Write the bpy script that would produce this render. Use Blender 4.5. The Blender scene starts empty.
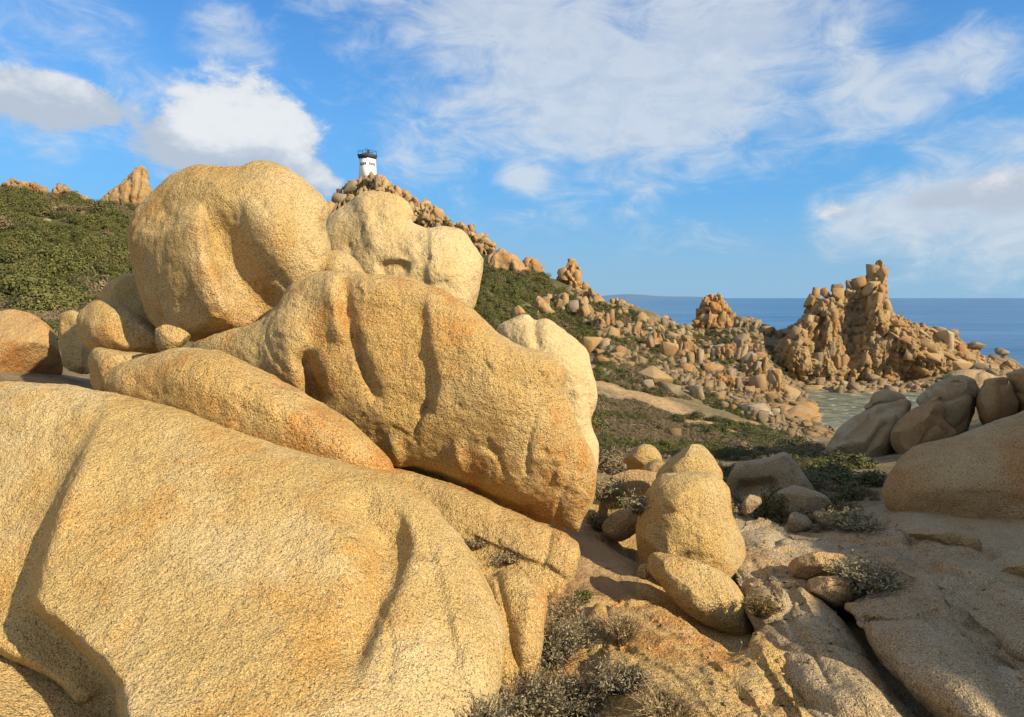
import bpy, bmesh, math, random
import numpy as np
from mathutils import Vector, Matrix
from mathutils.kdtree import KDTree

R = math.radians
random.seed(7)
RNG = np.random.default_rng(7)
SC = bpy.context.scene
COL = SC.collection

# ------------------------------------------------------------------ camera
W, H, F = 1024, 717, 650.0           # picture size, focal length in pixels
EYE = 14.0                            # metres above the sea
PITCH = math.atan(60.5 / F)           # horizon sits at row 298
cam_d = bpy.data.cameras.new('camera')
cam_d.sensor_width = 36.0
cam_d.lens = 36.0 * F / W
cam_d.clip_start = 0.05
cam_d.clip_end = 90000
cam = bpy.data.objects.new('camera', cam_d)
COL.objects.link(cam)
cam.location = (0, 0, EYE)
cam.rotation_euler = (math.pi / 2 - PITCH, 0, 0)
SC.camera = cam
CP, SP = math.cos(PITCH), math.sin(PITCH)

# ------------------------------------------------------------------ light
SUN_AZ, SUN_EL = 124.0, 31.0          # degrees clockwise from the view direction (+Y), above horizon
sun_dir = np.array([math.cos(R(SUN_EL)) * math.sin(R(SUN_AZ)), math.cos(R(SUN_EL)) * math.cos(R(SUN_AZ)), math.sin(R(SUN_EL))])
sun_d = bpy.data.lights.new('sun', 'SUN')
sun_d.energy = 4.8
sun_d.angle = R(0.55)
sun_d.color = (1.0, 0.84, 0.60)
sun = bpy.data.objects.new('sun', sun_d)
COL.objects.link(sun)
sun.rotation_euler = Vector(-sun_dir).to_track_quat('-Z', 'Y').to_euler()

SC.view_settings.view_transform = 'Standard'
SC.view_settings.look = 'None'
SC.view_settings.exposure = 0.57
SC.view_settings.gamma = 1.0
SC.cycles.max_bounces = 4
SC.cycles.diffuse_bounces = 3
SC.cycles.glossy_bounces = 2
SC.view_settings.use_curve_mapping = False


def view_dir(px, py):
    """unit world direction through a picture point"""
    x, y = (px - W / 2) / F, (H / 2 - py) / F
    v = np.array([x, CP + y * SP, -SP + y * CP])
    return v / np.linalg.norm(v)


def at(px, py, Y):
    """world point seen at a picture point, at the world distance Y"""
    px, py, Y = np.broadcast_arrays(np.asarray(px, float), np.asarray(py, float), np.asarray(Y, float))
    x, y = (px - W / 2) / F, (H / 2 - py) / F
    dy = CP + y * SP
    dz = -SP + y * CP
    return np.stack([x / dy * Y, Y, EYE + dz / dy * Y], -1)


# ------------------------------------------------------------------ sky
world = bpy.data.worlds.new('World')
SC.world = world
world.use_nodes = True
nt = world.node_tree
nt.nodes.clear()


class NB:
    """small node-graph builder"""
    def __init__(self, tree):
        self.t = tree

    def n(self, kind, **kw):
        nd = self.t.nodes.new(kind)
        for k, v in kw.items():
            setattr(nd, k, v)
        return nd

    def link(self, a, b):
        self.t.links.new(a, b)

    def _in(self, sock, v):
        if isinstance(v, bpy.types.NodeSocket):
            self.link(v, sock)
        elif isinstance(v, (tuple, list)) and len(v) == 3 and sock.type == 'RGBA':
            sock.default_value = (*v, 1)
        else:
            sock.default_value = v

    def math(self, op, a, b=0.0, c=0.0, clamp=False):
        nd = self.n('ShaderNodeMath', operation=op, use_clamp=clamp)
        self._in(nd.inputs[0], a); self._in(nd.inputs[1], b); self._in(nd.inputs[2], c)
        return nd.outputs[0]

    def vmath(self, op, a, b=(0, 0, 0)):
        nd = self.n('ShaderNodeVectorMath', operation=op)
        self._in(nd.inputs[0], a); self._in(nd.inputs[1], b)
        return nd.outputs['Value'] if op in ('LENGTH', 'DOT_PRODUCT', 'DISTANCE') else nd.outputs[0]

    def noise(self, vec, scale, detail=4, rough=0.5, distort=0.0):
        nd = self.n('ShaderNodeTexNoise')
        if vec is not None:
            self._in(nd.inputs['Vector'], vec)
        nd.inputs['Scale'].default_value = scale
        nd.inputs['Detail'].default_value = detail
        nd.inputs['Roughness'].default_value = rough
        nd.inputs['Distortion'].default_value = distort
        return nd.outputs['Fac']

    def voro(self, vec, scale, out='Distance', feature='F1'):
        nd = self.n('ShaderNodeTexVoronoi', feature=feature)
        if vec is not None:
            self._in(nd.inputs['Vector'], vec)
        nd.inputs['Scale'].default_value = scale
        return nd.outputs[out]

    def ramp(self, fac, lo, hi, a=0.0, b=1.0):
        nd = self.n('ShaderNodeMapRange', interpolation_type='SMOOTHSTEP')
        self._in(nd.inputs[0], fac)
        nd.inputs[1].default_value = lo; nd.inputs[2].default_value = hi
        nd.inputs[3].default_value = a; nd.inputs[4].default_value = b
        return nd.outputs[0]

    def mix(self, fac, a, b, blend='MIX'):
        nd = self.n('ShaderNodeMix', data_type='RGBA', blend_type=blend)
        self._in(nd.inputs[0], fac); self._in(nd.inputs[6], a); self._in(nd.inputs[7], b)
        return nd.outputs[2]

    def bump(self, height, strength, dist, normal=None):
        nd = self.n('ShaderNodeBump')
        self._in(nd.inputs['Height'], height)
        nd.inputs['Strength'].default_value = strength
        nd.inputs['Distance'].default_value = dist
        if normal is not None:
            self.link(normal, nd.inputs['Normal'])
        return nd.outputs[0]


def build_sky():
    b = NB(nt)
    sky = b.n('ShaderNodeTexSky', sky_type='NISHITA', sun_disc=False)
    sky.sun_elevation = R(SUN_EL)
    sky.sun_rotation = R(SUN_AZ)
    sky.altitude = 0
    sky.air_density = 1.0
    sky.dust_density = 0.35
    sky.ozone_density = 3.0
    d = b.n('ShaderNodeTexCoord').outputs['Generated']
    flat = b.vmath('MULTIPLY', d, (1, 1, 1.55))           # clouds are wider than tall
    warp = b.noise(flat, 5.0, 4, 0.55)
    fine = b.noise(b.vmath('MULTIPLY', d, (1.0, 1.0, 2.2)), 11.0, 6, 0.66, 0.8)

    def blobs(lst):
        tot = None
        for (px, py, r, w) in lst:
            c = view_dir(px, py) * np.array([1, 1, 1.55])
            dist = b.vmath('DISTANCE', flat, tuple(c))
            f = b.ramp(dist, 0.0, r / F * 1.5, w, 0.0)
            tot = f if tot is None else b.math('ADD', tot, f)
        return tot
    # cumulus, thick
    cum = blobs([(236, 110, 58, 1.0), (292, 134, 40, .75), (200, 128, 40, .5), (160, 143, 36, .7), (205, 160, 52, .55), (275, 160, 44, .5), (328, 183, 22, .9), (300, 172, 24, .5),
                 (20, 97, 42, .85), (66, 99, 38, .75), (104, 108, 24, .5),
                 (985, 194, 34, .5), (1024, 190, 40, .55), (912, 203, 26, .45), (832, 211, 18, .62), (860, 209, 18, .3), (940, 196, 24, .4), (765, 219, 10, .36)])
    belly = blobs([(205, 178, 62, 1.0), (140, 165, 46, .9), (285, 178, 52, .9), (62, 122, 52, .9), (10, 120, 46, .9), (110, 126, 40, .8), (960, 236, 80, .9), (1020, 232, 70, .9), (890, 232, 50, .8)])
    # thin high veil
    veil = blobs([(560, 70, 190, .60), (450, 35, 150, .42), (650, 105, 120, .50), (740, 60, 120, .42), (640, 150, 60, .35), (520, 180, 26, .75),
                  (235, 38, 40, .55), (40, 12, 60, .5), (830, 125, 60, .45), (900, 100, 50, .45), (955, 78, 42, .5), (1010, 38, 50, .6),
                  (865, 72, 30, .5), (780, 15, 80, .35), (960, 212, 90, .62), (1020, 210, 80, .5), (890, 212, 60, .5), (990, 240, 80, .3), (690, 245, 60, .2), (205, 165, 90, .5), (70, 110, 70, .4)])
    # extra cloud added out of view, thickened to whiten and lift the fill light
    fill_cloud = b.ramp(b.noise(flat, 2.1, 4, 0.5), 0.36, 0.62, 0, 1.1)
    infront = b.ramp(b.vmath('DOT_PRODUCT', d, tuple(view_dir(512, 300))), 0.62, 0.74, 1.0, 0.0)
    veil = b.math('ADD', veil, b.math('MULTIPLY', fill_cloud, infront))
    cum = b.math('ADD', cum, b.math('MULTIPLY', b.math('MULTIPLY', fill_cloud, infront), 0.75))
    n = b.math('SUBTRACT', b.math('ADD', b.math('MULTIPLY', warp, 0.75), b.math('MULTIPLY', fine, 0.5)), 0.625)
    puff = b.noise(flat, 26.0, 5, 0.6)
    cden = b.math('ADD', b.math('ADD', cum, b.math('MULTIPLY', n, 1.5)), b.math('MULTIPLY', b.math('SUBTRACT', puff, 0.5), 0.9))
    calpha = b.ramp(cden, 0.28, 0.72, 0, 0.94)
    vden = b.math('ADD', veil, b.math('MULTIPLY', n, 3.3))
    valpha = b.math('MULTIPLY', b.ramp(vden, 0.0, 1.15, 0, 0.78), b.ramp(veil, 0.0, 0.15))
    hs = b.n('ShaderNodeHueSaturation')
    hs.inputs['Hue'].default_value = 0.507
    hs.inputs['Saturation'].default_value = 1.3
    hs.inputs['Value'].default_value = 1.22
    b.link(sky.outputs[0], hs.inputs['Color'])
    # shading of the cumulus: bright sunward tops, grey bellies
    shade = b.ramp(b.math('SUBTRACT', b.math('ADD', b.math('MULTIPLY', cden, 0.45), b.math('MULTIPLY', puff, 0.7)), b.math('MULTIPLY', belly, 0.55)), 0.12, 0.88)
    ccol = b.mix(shade, (3.3, 3.8, 4.5), (5.7, 5.85, 5.95))
    vcol = b.mix(b.ramp(b.math('ADD', fine, b.math('MULTIPLY', puff, 0.6)), 0.62, 1.0), (4.0, 4.5, 5.1), (4.8, 5.15, 5.5))
    # low band of haze above the sea horizon
    sep = b.n('ShaderNodeSeparateXYZ'); b.link(d, sep.inputs[0])
    up = b.math('ABSOLUTE', sep.outputs[2])
    col = b.mix(b.ramp(up, 0.05, 0.5, 0.8, 0.0), hs.outputs[0], (0.72, 2.65, 5.2))
    col = b.mix(b.ramp(up, 0.0, 0.16, 0.85, 0.0), col, (2.0, 3.45, 4.75))
    col = b.mix(valpha, col, vcol)
    col = b.mix(calpha, col, ccol)
    bg = b.n('ShaderNodeBackground')
    b.link(col, bg.inputs[0])
    bg.inputs[1].default_value = 0.10
    out = b.n('ShaderNodeOutputWorld')
    b.link(bg.outputs[0], out.inputs[0])


build_sky()

# ------------------------------------------------------------------ numeric helpers
_P = np.concatenate([RNG.permutation(256)] * 3)
_G = RNG.normal(size=(256, 3)); _G /= np.linalg.norm(_G, axis=1)[:, None]


def perlin(p):
    p = np.asarray(p, float)
    i = np.floor(p).astype(int)
    f = p - i
    u = f * f * f * (f * (f * 6 - 15) + 10)
    i &= 255
    res = 0
    for dx in (0, 1):
        for dy in (0, 1):
            for dz in (0, 1):
                h = _P[_P[_P[i[:, 0] + dx] + i[:, 1] + dy] + i[:, 2] + dz]
                g = np.einsum('ij,ij->i', _G[h], f - np.array([dx, dy, dz]))
                w = (u[:, 0] if dx else 1 - u[:, 0]) * (u[:, 1] if dy else 1 - u[:, 1]) * (u[:, 2] if dz else 1 - u[:, 2])
                res = res + w * g
    return res


def fbm(p, oct=4, gain=0.5):
    a, s, out = 1.0, 1.0, 0
    for k in range(oct):
        out = out + a * perlin(p * s + 17.3 * k)
        a *= gain; s *= 2.03
    return out


def catmull(pts, closed=True, sub=6):
    p = np.array(pts, float)
    n = len(p)
    out = []
    rng = range(n if closed else n - 1)
    for i in rng:
        if closed:
            a, b, c, d = p[i - 1], p[i], p[(i + 1) % n], p[(i + 2) % n]
        else:
            a, b, c, d = p[max(i - 1, 0)], p[i], p[i + 1], p[min(i + 2, n - 1)]
        for t in np.linspace(0, 1, sub, endpoint=False):
            out.append(0.5 * ((2 * b) + (-a + c) * t + (2 * a - 5 * b + 4 * c - d) * t * t + (-a + 3 * b - 3 * c + d) * t ** 3))
    if not closed:
        out.append(p[-1])
    return np.array(out)


def inside(poly, x, y):
    x1, y1 = poly[:, 0], poly[:, 1]
    x2, y2 = np.roll(x1, -1), np.roll(y1, -1)
    r = np.zeros(x.shape, bool)
    for a, b, c, d in zip(x1, y1, x2, y2):
        if b == d:
            continue
        r ^= ((b > y) != (d > y)) & (x < (c - a) * (y - b) / (d - b) + a)
    return r


def seg_dist(poly, x, y, closed=False):
    """distance to a polyline, nearest point, and side (+ = left of travel as seen in the picture)"""
    best = np.full(x.shape, 1e9); nx = np.zeros(x.shape); ny = np.zeros(x.shape); side = np.zeros(x.shape)
    n = len(poly)
    for i in range(n if closed else n - 1):
        a = poly[i]; b = poly[(i + 1) % n]
        e = b - a
        L = e @ e + 1e-9
        t = np.clip(((x - a[0]) * e[0] + (y - a[1]) * e[1]) / L, 0, 1)
        qx, qy = a[0] + t * e[0], a[1] + t * e[1]
        d = np.hypot(x - qx, y - qy)
        m = d < best - 1e-6
        best = np.where(m, d, best); nx = np.where(m, qx, nx); ny = np.where(m, qy, ny)
        side = np.where(m, -np.sign((x - a[0]) * e[1] - (y - a[1]) * e[0]) * -1, side)
    return best, nx, ny, side


def link(o, parent=None, **props):
    COL.objects.link(o)
    if parent is not None:
        o.parent = parent
    for k, v in props.items():
        o[k] = v
    return o


def mesh_np(name, co, faces, mats=(), smooth=True, quads=True):
    me = bpy.data.meshes.new(name)
    co = np.asarray(co, np.float32)
    faces = np.asarray(faces, np.int32)
    k = faces.shape[1]
    me.vertices.add(len(co)); me.vertices.foreach_set('co', co.ravel())
    me.loops.add(faces.size); me.loops.foreach_set('vertex_index', faces.ravel())
    me.polygons.add(len(faces))
    me.polygons.foreach_set('loop_start', np.arange(0, faces.size, k, dtype=np.int32))
    me.update(calc_edges=True)
    me.validate()
    if smooth:
        me.polygons.foreach_set('use_smooth', np.ones(len(me.polygons), bool))
    for m in mats:
        me.materials.append(m)
    return me


def obj(name, me, parent=None, **props):
    return link(bpy.data.objects.new(name, me), parent, **props)


def rebase(me, base):
    co = np.empty(len(me.vertices) * 3, np.float32)
    me.vertices.foreach_get('co', co)
    co = co.reshape(-1, 3) - np.asarray(base, np.float32)
    me.vertices.foreach_set('co', co.ravel())
    me.update()


def get_co(me):
    co = np.empty(len(me.vertices) * 3, np.float32); me.vertices.foreach_get('co', co)
    no = np.empty(len(me.vertices) * 3, np.float32); me.vertices.foreach_get('normal', no)
    return co.reshape(-1, 3).astype(float), no.reshape(-1, 3).astype(float)


# ------------------------------------------------------------------ materials
def new_mat(name):
    m = bpy.data.materials.new(name)
    m.use_nodes = True
    m.node_tree.nodes.clear()
    b = NB(m.node_tree)
    pr = b.n('ShaderNodeBsdfPrincipled')
    out = b.n('ShaderNodeOutputMaterial')
    b.link(pr.outputs[0], out.inputs[0])
    return m, b, pr


def granite(name, base, pale, stain, stain_amt=0.5, scale=1.0, grain=1.0, speck=1.0, rand=0.0, lichen=0.0, island=False, relief=1.0):
    m, b, pr = new_mat(name)
    co = b.n('ShaderNodeTexCoord').outputs['Object']
    rnd = b.n('ShaderNodeObjectInfo').outputs['Random']
    if rand > 0:
        co = b.vmath('ADD', co, b.vmath('MULTIPLY', b.n('ShaderNodeObjectInfo').outputs['Location'], (3.1, 3.7, 2.9)))
    big = b.noise(co, 0.9 * scale, 5, 0.55, 0.3)
    mid = b.noise(co, 3.3 * scale, 6, 0.62, 0.4)
    col = b.mix(b.ramp(big, 0.40, 0.60), base, pale)
    st = b.ramp(b.math('ADD', b.math('MULTIPLY', mid, 0.55), b.math('MULTIPLY', b.noise(co, 1.3 * scale, 4, 0.5), 0.5)), 0.50, 0.66, 0, stain_amt)
    col = b.mix(st, col, stain)
    if rand > 0:
        col = b.mix(b.ramp(rnd, 0.35, 1.0, 0, rand), col, stain)
        dk = b.math('MULTIPLY', b.math('FRACT', b.math('MULTIPLY', rnd, 7.31)), 0.45 * rand)
        col = b.mix(dk, col, (0.13, 0.11, 0.085))
    if island:
        ri = b.n('ShaderNodeNewGeometry').outputs['Random Per Island']
        col = b.mix(b.ramp(ri, 0.5, 1.0, 0, 0.6), col, stain)
        col = b.mix(b.math('MULTIPLY', b.math('FRACT', b.math('MULTIPLY', ri, 7.31)), 0.6), col, (0.15, 0.13, 0.10))
    # weathering: greyish film with its own outline
    film = b.ramp(b.noise(co, 5.5 * scale, 4, 0.7), 0.52, 0.74, 0, 0.32)
    col = b.mix(film, col, (0.20, 0.165, 0.115))
    if lichen > 0:
        li = b.ramp(b.noise(co, 2.2 * scale, 5, 0.72), 0.56, 0.68, 0, lichen)
        col = b.mix(li, col, (0.17, 0.165, 0.13))
    # dark runs left by water, and scattered lichen spots
    run = b.noise(b.vmath('MULTIPLY', co, (1.0, 1.0, 0.16)), 4.5 * scale, 4, 0.65)
    col = b.mix(b.ramp(run, 0.58, 0.72, 0, 0.42), col, (0.17, 0.115, 0.06))
    spot = b.voro(b.vmath('ADD', co, b.vmath('MULTIPLY', co, (0.15, 0.1, 0.12))), 9.0 * scale)
    col = b.mix(b.math('MULTIPLY', b.ramp(spot, 0.16, 0.08), b.ramp(mid, 0.5, 0.62, 0, 0.6)), col, (0.12, 0.09, 0.055))
    # crystals
    g1 = b.noise(co, 140 * scale, 2, 0.6)
    g2 = b.voro(co, 170 * scale)
    g3 = b.noise(co, 66 * scale, 1, 0.5)
    col = b.mix(b.ramp(g1, 0.54, 0.63, 0, 0.6 * speck), col, (0.74, 0.57, 0.30))
    col = b.mix(b.ramp(g1, 0.45, 0.37, 0, 0.64 * speck), col, (0.13, 0.085, 0.035))
    col = b.mix(b.ramp(g3, 0.37, 0.31, 0, 0.62 * speck), col, (0.13, 0.085, 0.04))
    b._in(pr.inputs['Base Color'], col)
    pr.inputs['Roughness'].default_value = 0.92
    pr.inputs['Specular IOR Level'].default_value = 0.25
    h = b.math('ADD', b.math('MULTIPLY', g1, 0.55), b.math('MULTIPLY', b.math('SUBTRACT', 1.0, g2), 0.25))
    h = b.math('ADD', h, b.math('MULTIPLY', g3, 0.8))
    nrm = b.bump(b.noise(co, 17 * scale, 3, 0.6), 0.6 * relief, 0.07 / scale)
    nrm = b.bump(h, min(1.0, 0.9 * grain), 0.018 * grain / scale, nrm)
    b.link(nrm, pr.inputs['Normal'])
    return m


M = {}
M['tan'] = granite('granite_tan', (0.46, 0.31, 0.11), (0.55, 0.415, 0.20), (0.45, 0.22, 0.045), 0.75)
M['near'] = granite('granite_near', (0.465, 0.32, 0.115), (0.55, 0.42, 0.205), (0.46, 0.245, 0.05), 0.75, scale=1.12, relief=0.75)
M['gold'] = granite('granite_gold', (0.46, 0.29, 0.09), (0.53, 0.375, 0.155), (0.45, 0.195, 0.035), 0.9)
M['pale'] = granite('granite_pale', (0.51, 0.385, 0.185), (0.57, 0.45, 0.24), (0.48, 0.285, 0.09), 0.4, grain=0.8, speck=0.8)
M['cream'] = granite('granite_cream', (0.54, 0.42, 0.22), (0.58, 0.465, 0.26), (0.52, 0.34, 0.13), 0.3, grain=0.7, speck=0.7)
M['orange'] = granite('granite_orange', (0.45, 0.25, 0.085), (0.48, 0.33, 0.15), (0.46, 0.165, 0.03), 0.85)
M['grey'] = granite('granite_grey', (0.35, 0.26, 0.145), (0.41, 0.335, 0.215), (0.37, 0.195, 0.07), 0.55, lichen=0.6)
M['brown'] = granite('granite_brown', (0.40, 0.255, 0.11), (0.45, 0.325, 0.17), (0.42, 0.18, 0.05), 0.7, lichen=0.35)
M['rust'] = granite('granite_rust', (0.36, 0.215, 0.095), (0.40, 0.28, 0.155), (0.38, 0.15, 0.035), 0.85, lichen=0.4)

# ------------------------------------------------------------------ sculpted boulders
def inflate(outline, Y0, tilt=(0, 0), front=0.4, back=0.5, strokes=(), N=110, power=0.5, drop=None):
    """closed volume grown from an outline: a round-edged body with its own depth, front and back"""
    poly = catmull(outline)
    lo, hi = poly.min(0), poly.max(0)
    c = (lo + hi) / 2
    s = max(hi - lo) / N
    gx = np.arange(lo[0] - 2 * s, hi[0] + 3 * s, s); gy = np.arange(lo[1] - 2 * s, hi[1] + 3 * s, s)
    X, Yp = np.meshgrid(gx, gy)
    cell = inside(poly, X[:-1, :-1] + s / 2, Yp[:-1, :-1] + s / 2)
    cp = np.pad(cell, 1)
    cnt = cp[:-1, :-1].astype(int) + cp[1:, :-1] + cp[:-1, 1:] + cp[1:, 1:]
    used = cnt > 0; inner = cnt == 4; rim = used & ~inner
    # smooth height: Poisson with zero rim, by conjugate gradients
    m = inner.astype(float)

    def A(u):
        up = np.pad(u, 1)
        return (4 * u - up[:-2, 1:-1] - up[2:, 1:-1] - up[1:-1, :-2] - up[1:-1, 2:]) * m
    u = np.zeros_like(X); r = m.copy(); p = r.copy(); rs = (r * r).sum()
    for _ in range(500):
        Ap = A(p); al = rs / ((p * Ap).sum() + 1e-30)
        u += al * p; r -= al * Ap; rn = (r * r).sum()
        if rn < 1e-9 * m.sum():
            break
        p = r + rn / rs * p; rs = rn
    h = np.power(np.clip(u / u.max(), 0, 1), power)
    d, nx, ny, _ = seg_dist(poly, X[rim], Yp[rim], True)
    X = X.copy(); Yp = Yp.copy()
    X[rim] = nx; Yp[rim] = ny
    base = Y0 + tilt[0] * (X - c[0]) / 100 + tilt[1] * (Yp - c[1]) / 100
    if drop is not None:             # lies on ground this far below the eye (second figure: fall per metre to the right)
        ry = (H / 2 - Yp) / F; rx = (X - W / 2) / F
        dyy = CP + ry * SP
        base = base - Y0 + drop[0] / np.maximum(-( -SP + ry * CP) / dyy - drop[1] * rx / dyy, 0.05)
    off = np.zeros_like(X)
    for st in strokes:
        kind, pts, wd, amt = st[:4]
        pts = catmull(pts, False, 5) if len(pts) > 2 else np.array(pts, float)
        if kind == 'g':
            dd = seg_dist(pts, X, Yp)[0] if len(pts) > 1 else np.hypot(X - pts[0, 0], Yp - pts[0, 1])
            off += amt * np.exp(-(dd / wd) ** 2)
        elif kind == 's':            # a step: the picture-left side of the travel direction moves, fading over reach
            dd, qx, qy, sd = seg_dist(pts, X, Yp)
            if isinstance(amt, tuple):       # grows along the line
                e2 = np.hypot(*(pts - pts[0]).T); k2 = np.hypot(qx - pts[0, 0], qy - pts[0, 1]) / e2.max()
                amt = amt[0] + (amt[1] - amt[0]) * np.clip(k2, 0, 1)
            e2 = np.hypot(*(pts - pts[0]).T).max(); u2 = np.hypot(qx - pts[0, 0], qy - pts[0, 1]) / e2
            amt = amt * np.clip(u2 / 0.18, 0, 1) * np.clip((1 - u2) / 0.18 + 0.02, 0, 1)
            off += amt / (1 + np.exp(np.clip(-sd * dd / wd * 2.5, -40, 40))) * np.exp(-(dd / st[4]) ** 2)
        elif kind == 'c':            # a crack
            dd = seg_dist(pts, X, Yp)[0]
            off += amt * np.exp(-np.abs(dd / wd))
    k = np.clip(h / 0.35, 0, 1); k = k * k * (3 - 2 * k)
    Yf = base - front * h - off * k
    Yb = base + back * h
    idx = -np.ones(X.shape, int)
    nf = used.sum(); idx[used] = np.arange(nf)
    co = list(at(X[used], Yp[used], Yf[used]))
    ib = idx.copy(); ib[inner] = nf + np.arange(inner.sum())
    co = np.vstack([at(X[used], Yp[used], Yf[used]), at(X[inner], Yp[inner], Yb[inner])])
    j, i = np.nonzero(cell)
    q1 = np.stack([idx[j, i], idx[j + 1, i], idx[j + 1, i + 1], idx[j, i + 1]], 1)
    q2 = np.stack([ib[j, i], ib[j, i + 1], ib[j + 1, i + 1], ib[j + 1, i]], 1)
    return co, np.vstack([q1, q2])


def remeshed(co, faces, voxel, smooth=3):
    me = mesh_np('tmp', co, faces)
    o = bpy.data.objects.new('tmp', me); COL.objects.link(o)
    md = o.modifiers.new('r', 'REMESH'); md.mode = 'VOXEL'; md.voxel_size = voxel; md.use_smooth_shade = True
    if smooth:
        sm = o.modifiers.new('s', 'SMOOTH'); sm.factor = 0.5; sm.iterations = smooth
    dg = bpy.context.evaluated_depsgraph_get()
    out = bpy.data.meshes.new_from_object(o.evaluated_get(dg))
    bpy.data.objects.remove(o); bpy.data.meshes.remove(me)
    return out


def roughen(me, seed, rel):
    co, no = get_co(me)
    d = 0
    for wave, amp, oc in rel:
        d = d + amp * fbm(co / wave + seed * 13.7, oc)
    co += no * np.asarray(d)[:, None]
    me.vertices.foreach_set('co', co.astype(np.float32).ravel())
    me.update()


def facet(me, n, lo, hi, seed):
    """flatten the body on n random planes, as joints and spalling do"""
    r2 = np.random.default_rng(900 + seed)
    co, _ = get_co(me)
    c = co.mean(0)
    ext = (co.max(0) - co.min(0))
    q = (co - c) / ext
    for _ in range(n):
        v = r2.normal(size=3); v /= np.linalg.norm(v)
        t = q @ v
        d = t.max() * r2.uniform(lo, hi)
        q -= v * (np.maximum(t - d, 0) * 0.88)[:, None]
    co = q * ext + c
    me.vertices.foreach_set('co', co.astype(np.float32).ravel()); me.update()


def jointed(me, cell, stretch, seed, crack, proud):
    """break a surface into joint blocks: every cell stands proud by its own amount, with a cleft between cells"""
    r2 = np.random.default_rng(seed)
    co, no = get_co(me)
    S = co * np.asarray(stretch)
    lo, hi = S.min(0), S.max(0)
    pts = r2.uniform(lo - cell, hi + cell, (int(np.prod((hi - lo) / cell + 2) * 1.0), 3))
    offs = r2.uniform(-1, 1, len(pts)) * proud
    wig = S + 0.22 * cell * np.stack([perlin(S / cell * 1.7 + k * 9.1) for k in range(3)], 1)
    kd = KDTree(len(pts))
    for i, q in enumerate(pts):
        kd.insert(q, i)
    kd.balance()
    near = np.array([(r[0][1], r[0][2], r[1][2]) for r in (kd.find_n(q, 2) for q in wig)])
    g = np.clip((near[:, 2] - near[:, 1]) / (0.30 * cell), 0, 1)
    out = offs[near[:, 0].astype(int)] * np.clip(g * 2, 0, 1) - crack * (1 - g) ** 2
    co += no * out[:, None]
    me.vertices.foreach_set('co', co.astype(np.float32).ravel()); me.update()


SEED = [0]


def boulder(name, label, mat, outline, Y0, tilt=(0, 0), front=0.4, back=0.5, strokes=(), px=3.0, rough=1.0, smooth=3, N=110, power=0.5,
            extra=(), cat='boulder', group=None, drop=None, facets=None, joint=None, flakes=0):
    if flakes:
        r2 = random.Random(len(label) * 31 + int(Y0 * 100))
        P = np.array(outline, float); lo, hi = P.min(0), P.max(0)
        lo = np.maximum(lo, [-20, 0]); hi = np.minimum(hi, [1040, 730])
        strokes = list(strokes)
        for _ in range(flakes):
            x, y = r2.uniform(lo[0], hi[0]), r2.uniform(lo[1], hi[1])
            a = r2.uniform(0, 6.28); L = r2.uniform(10, 34)
            mx, my = x + L * .5 * math.cos(a) + r2.uniform(-6, 6), y + L * .5 * math.sin(a) + r2.uniform(-6, 6)
            strokes.append(('s', [(x, y), (mx, my), (x + L * math.cos(a), y + L * math.sin(a))], 1.6, r2.choice((-1, 1)) * r2.uniform(.012, .035) * Y0 / 5, r2.uniform(10, 24)))
        for _ in range(flakes // 2):
            x, y = r2.uniform(lo[0], hi[0]), r2.uniform(lo[1], hi[1])
            a = r2.uniform(0.6, 2.4); L = r2.uniform(12, 45)
            strokes.append(('c', [(x, y), (x + L * .5 * math.cos(a) + r2.uniform(-5, 5), y + L * .5 * math.sin(a)), (x + L * math.cos(a), y + L * math.sin(a))], 1.5, -r2.uniform(.015, .04) * Y0 / 5))
        for _ in range(flakes):
            strokes.append(('g', [(r2.uniform(lo[0], hi[0]), r2.uniform(lo[1], hi[1]))], r2.uniform(2, 5), -r2.uniform(.01, .03) * Y0 / 5))
    co, fa = inflate(outline, Y0, tilt, front, back, strokes, N, power, drop)
    for e in extra:
        c2, f2 = inflate(*e[0], **e[1])
        fa = np.vstack([fa, f2 + len(co)]); co = np.vstack([co, c2])
    me = remeshed(co, fa, px * Y0 / F, smooth)
    SEED[0] += 1
    s = Y0 / 5.0
    if facets:
        facet(me, *facets, SEED[0])
    if joint:
        jointed(me, joint[0], (1, 1, 1), SEED[0], joint[1], joint[2])
    roughen(me, SEED[0], ((0.55 * s, 0.030 * rough * s, 3), (0.13 * s, 0.012 * rough * s, 3), (0.045 * s, 0.0035 * s, 2)))
    me.polygons.foreach_set('use_smooth', np.ones(len(me.polygons), bool))
    me.materials.clear(); me.materials.append(M[mat] if isinstance(mat, str) else mat)
    co, _ = get_co(me)
    base = np.array([co[:, 0].mean(), co[:, 1].mean(), co[:, 2].min()])
    rebase(me, base); me.name = name
    o = obj(name, me, None, label=label, category=cat)
    o.location = base
    if group:
        o['group'] = group
    return o

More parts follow.
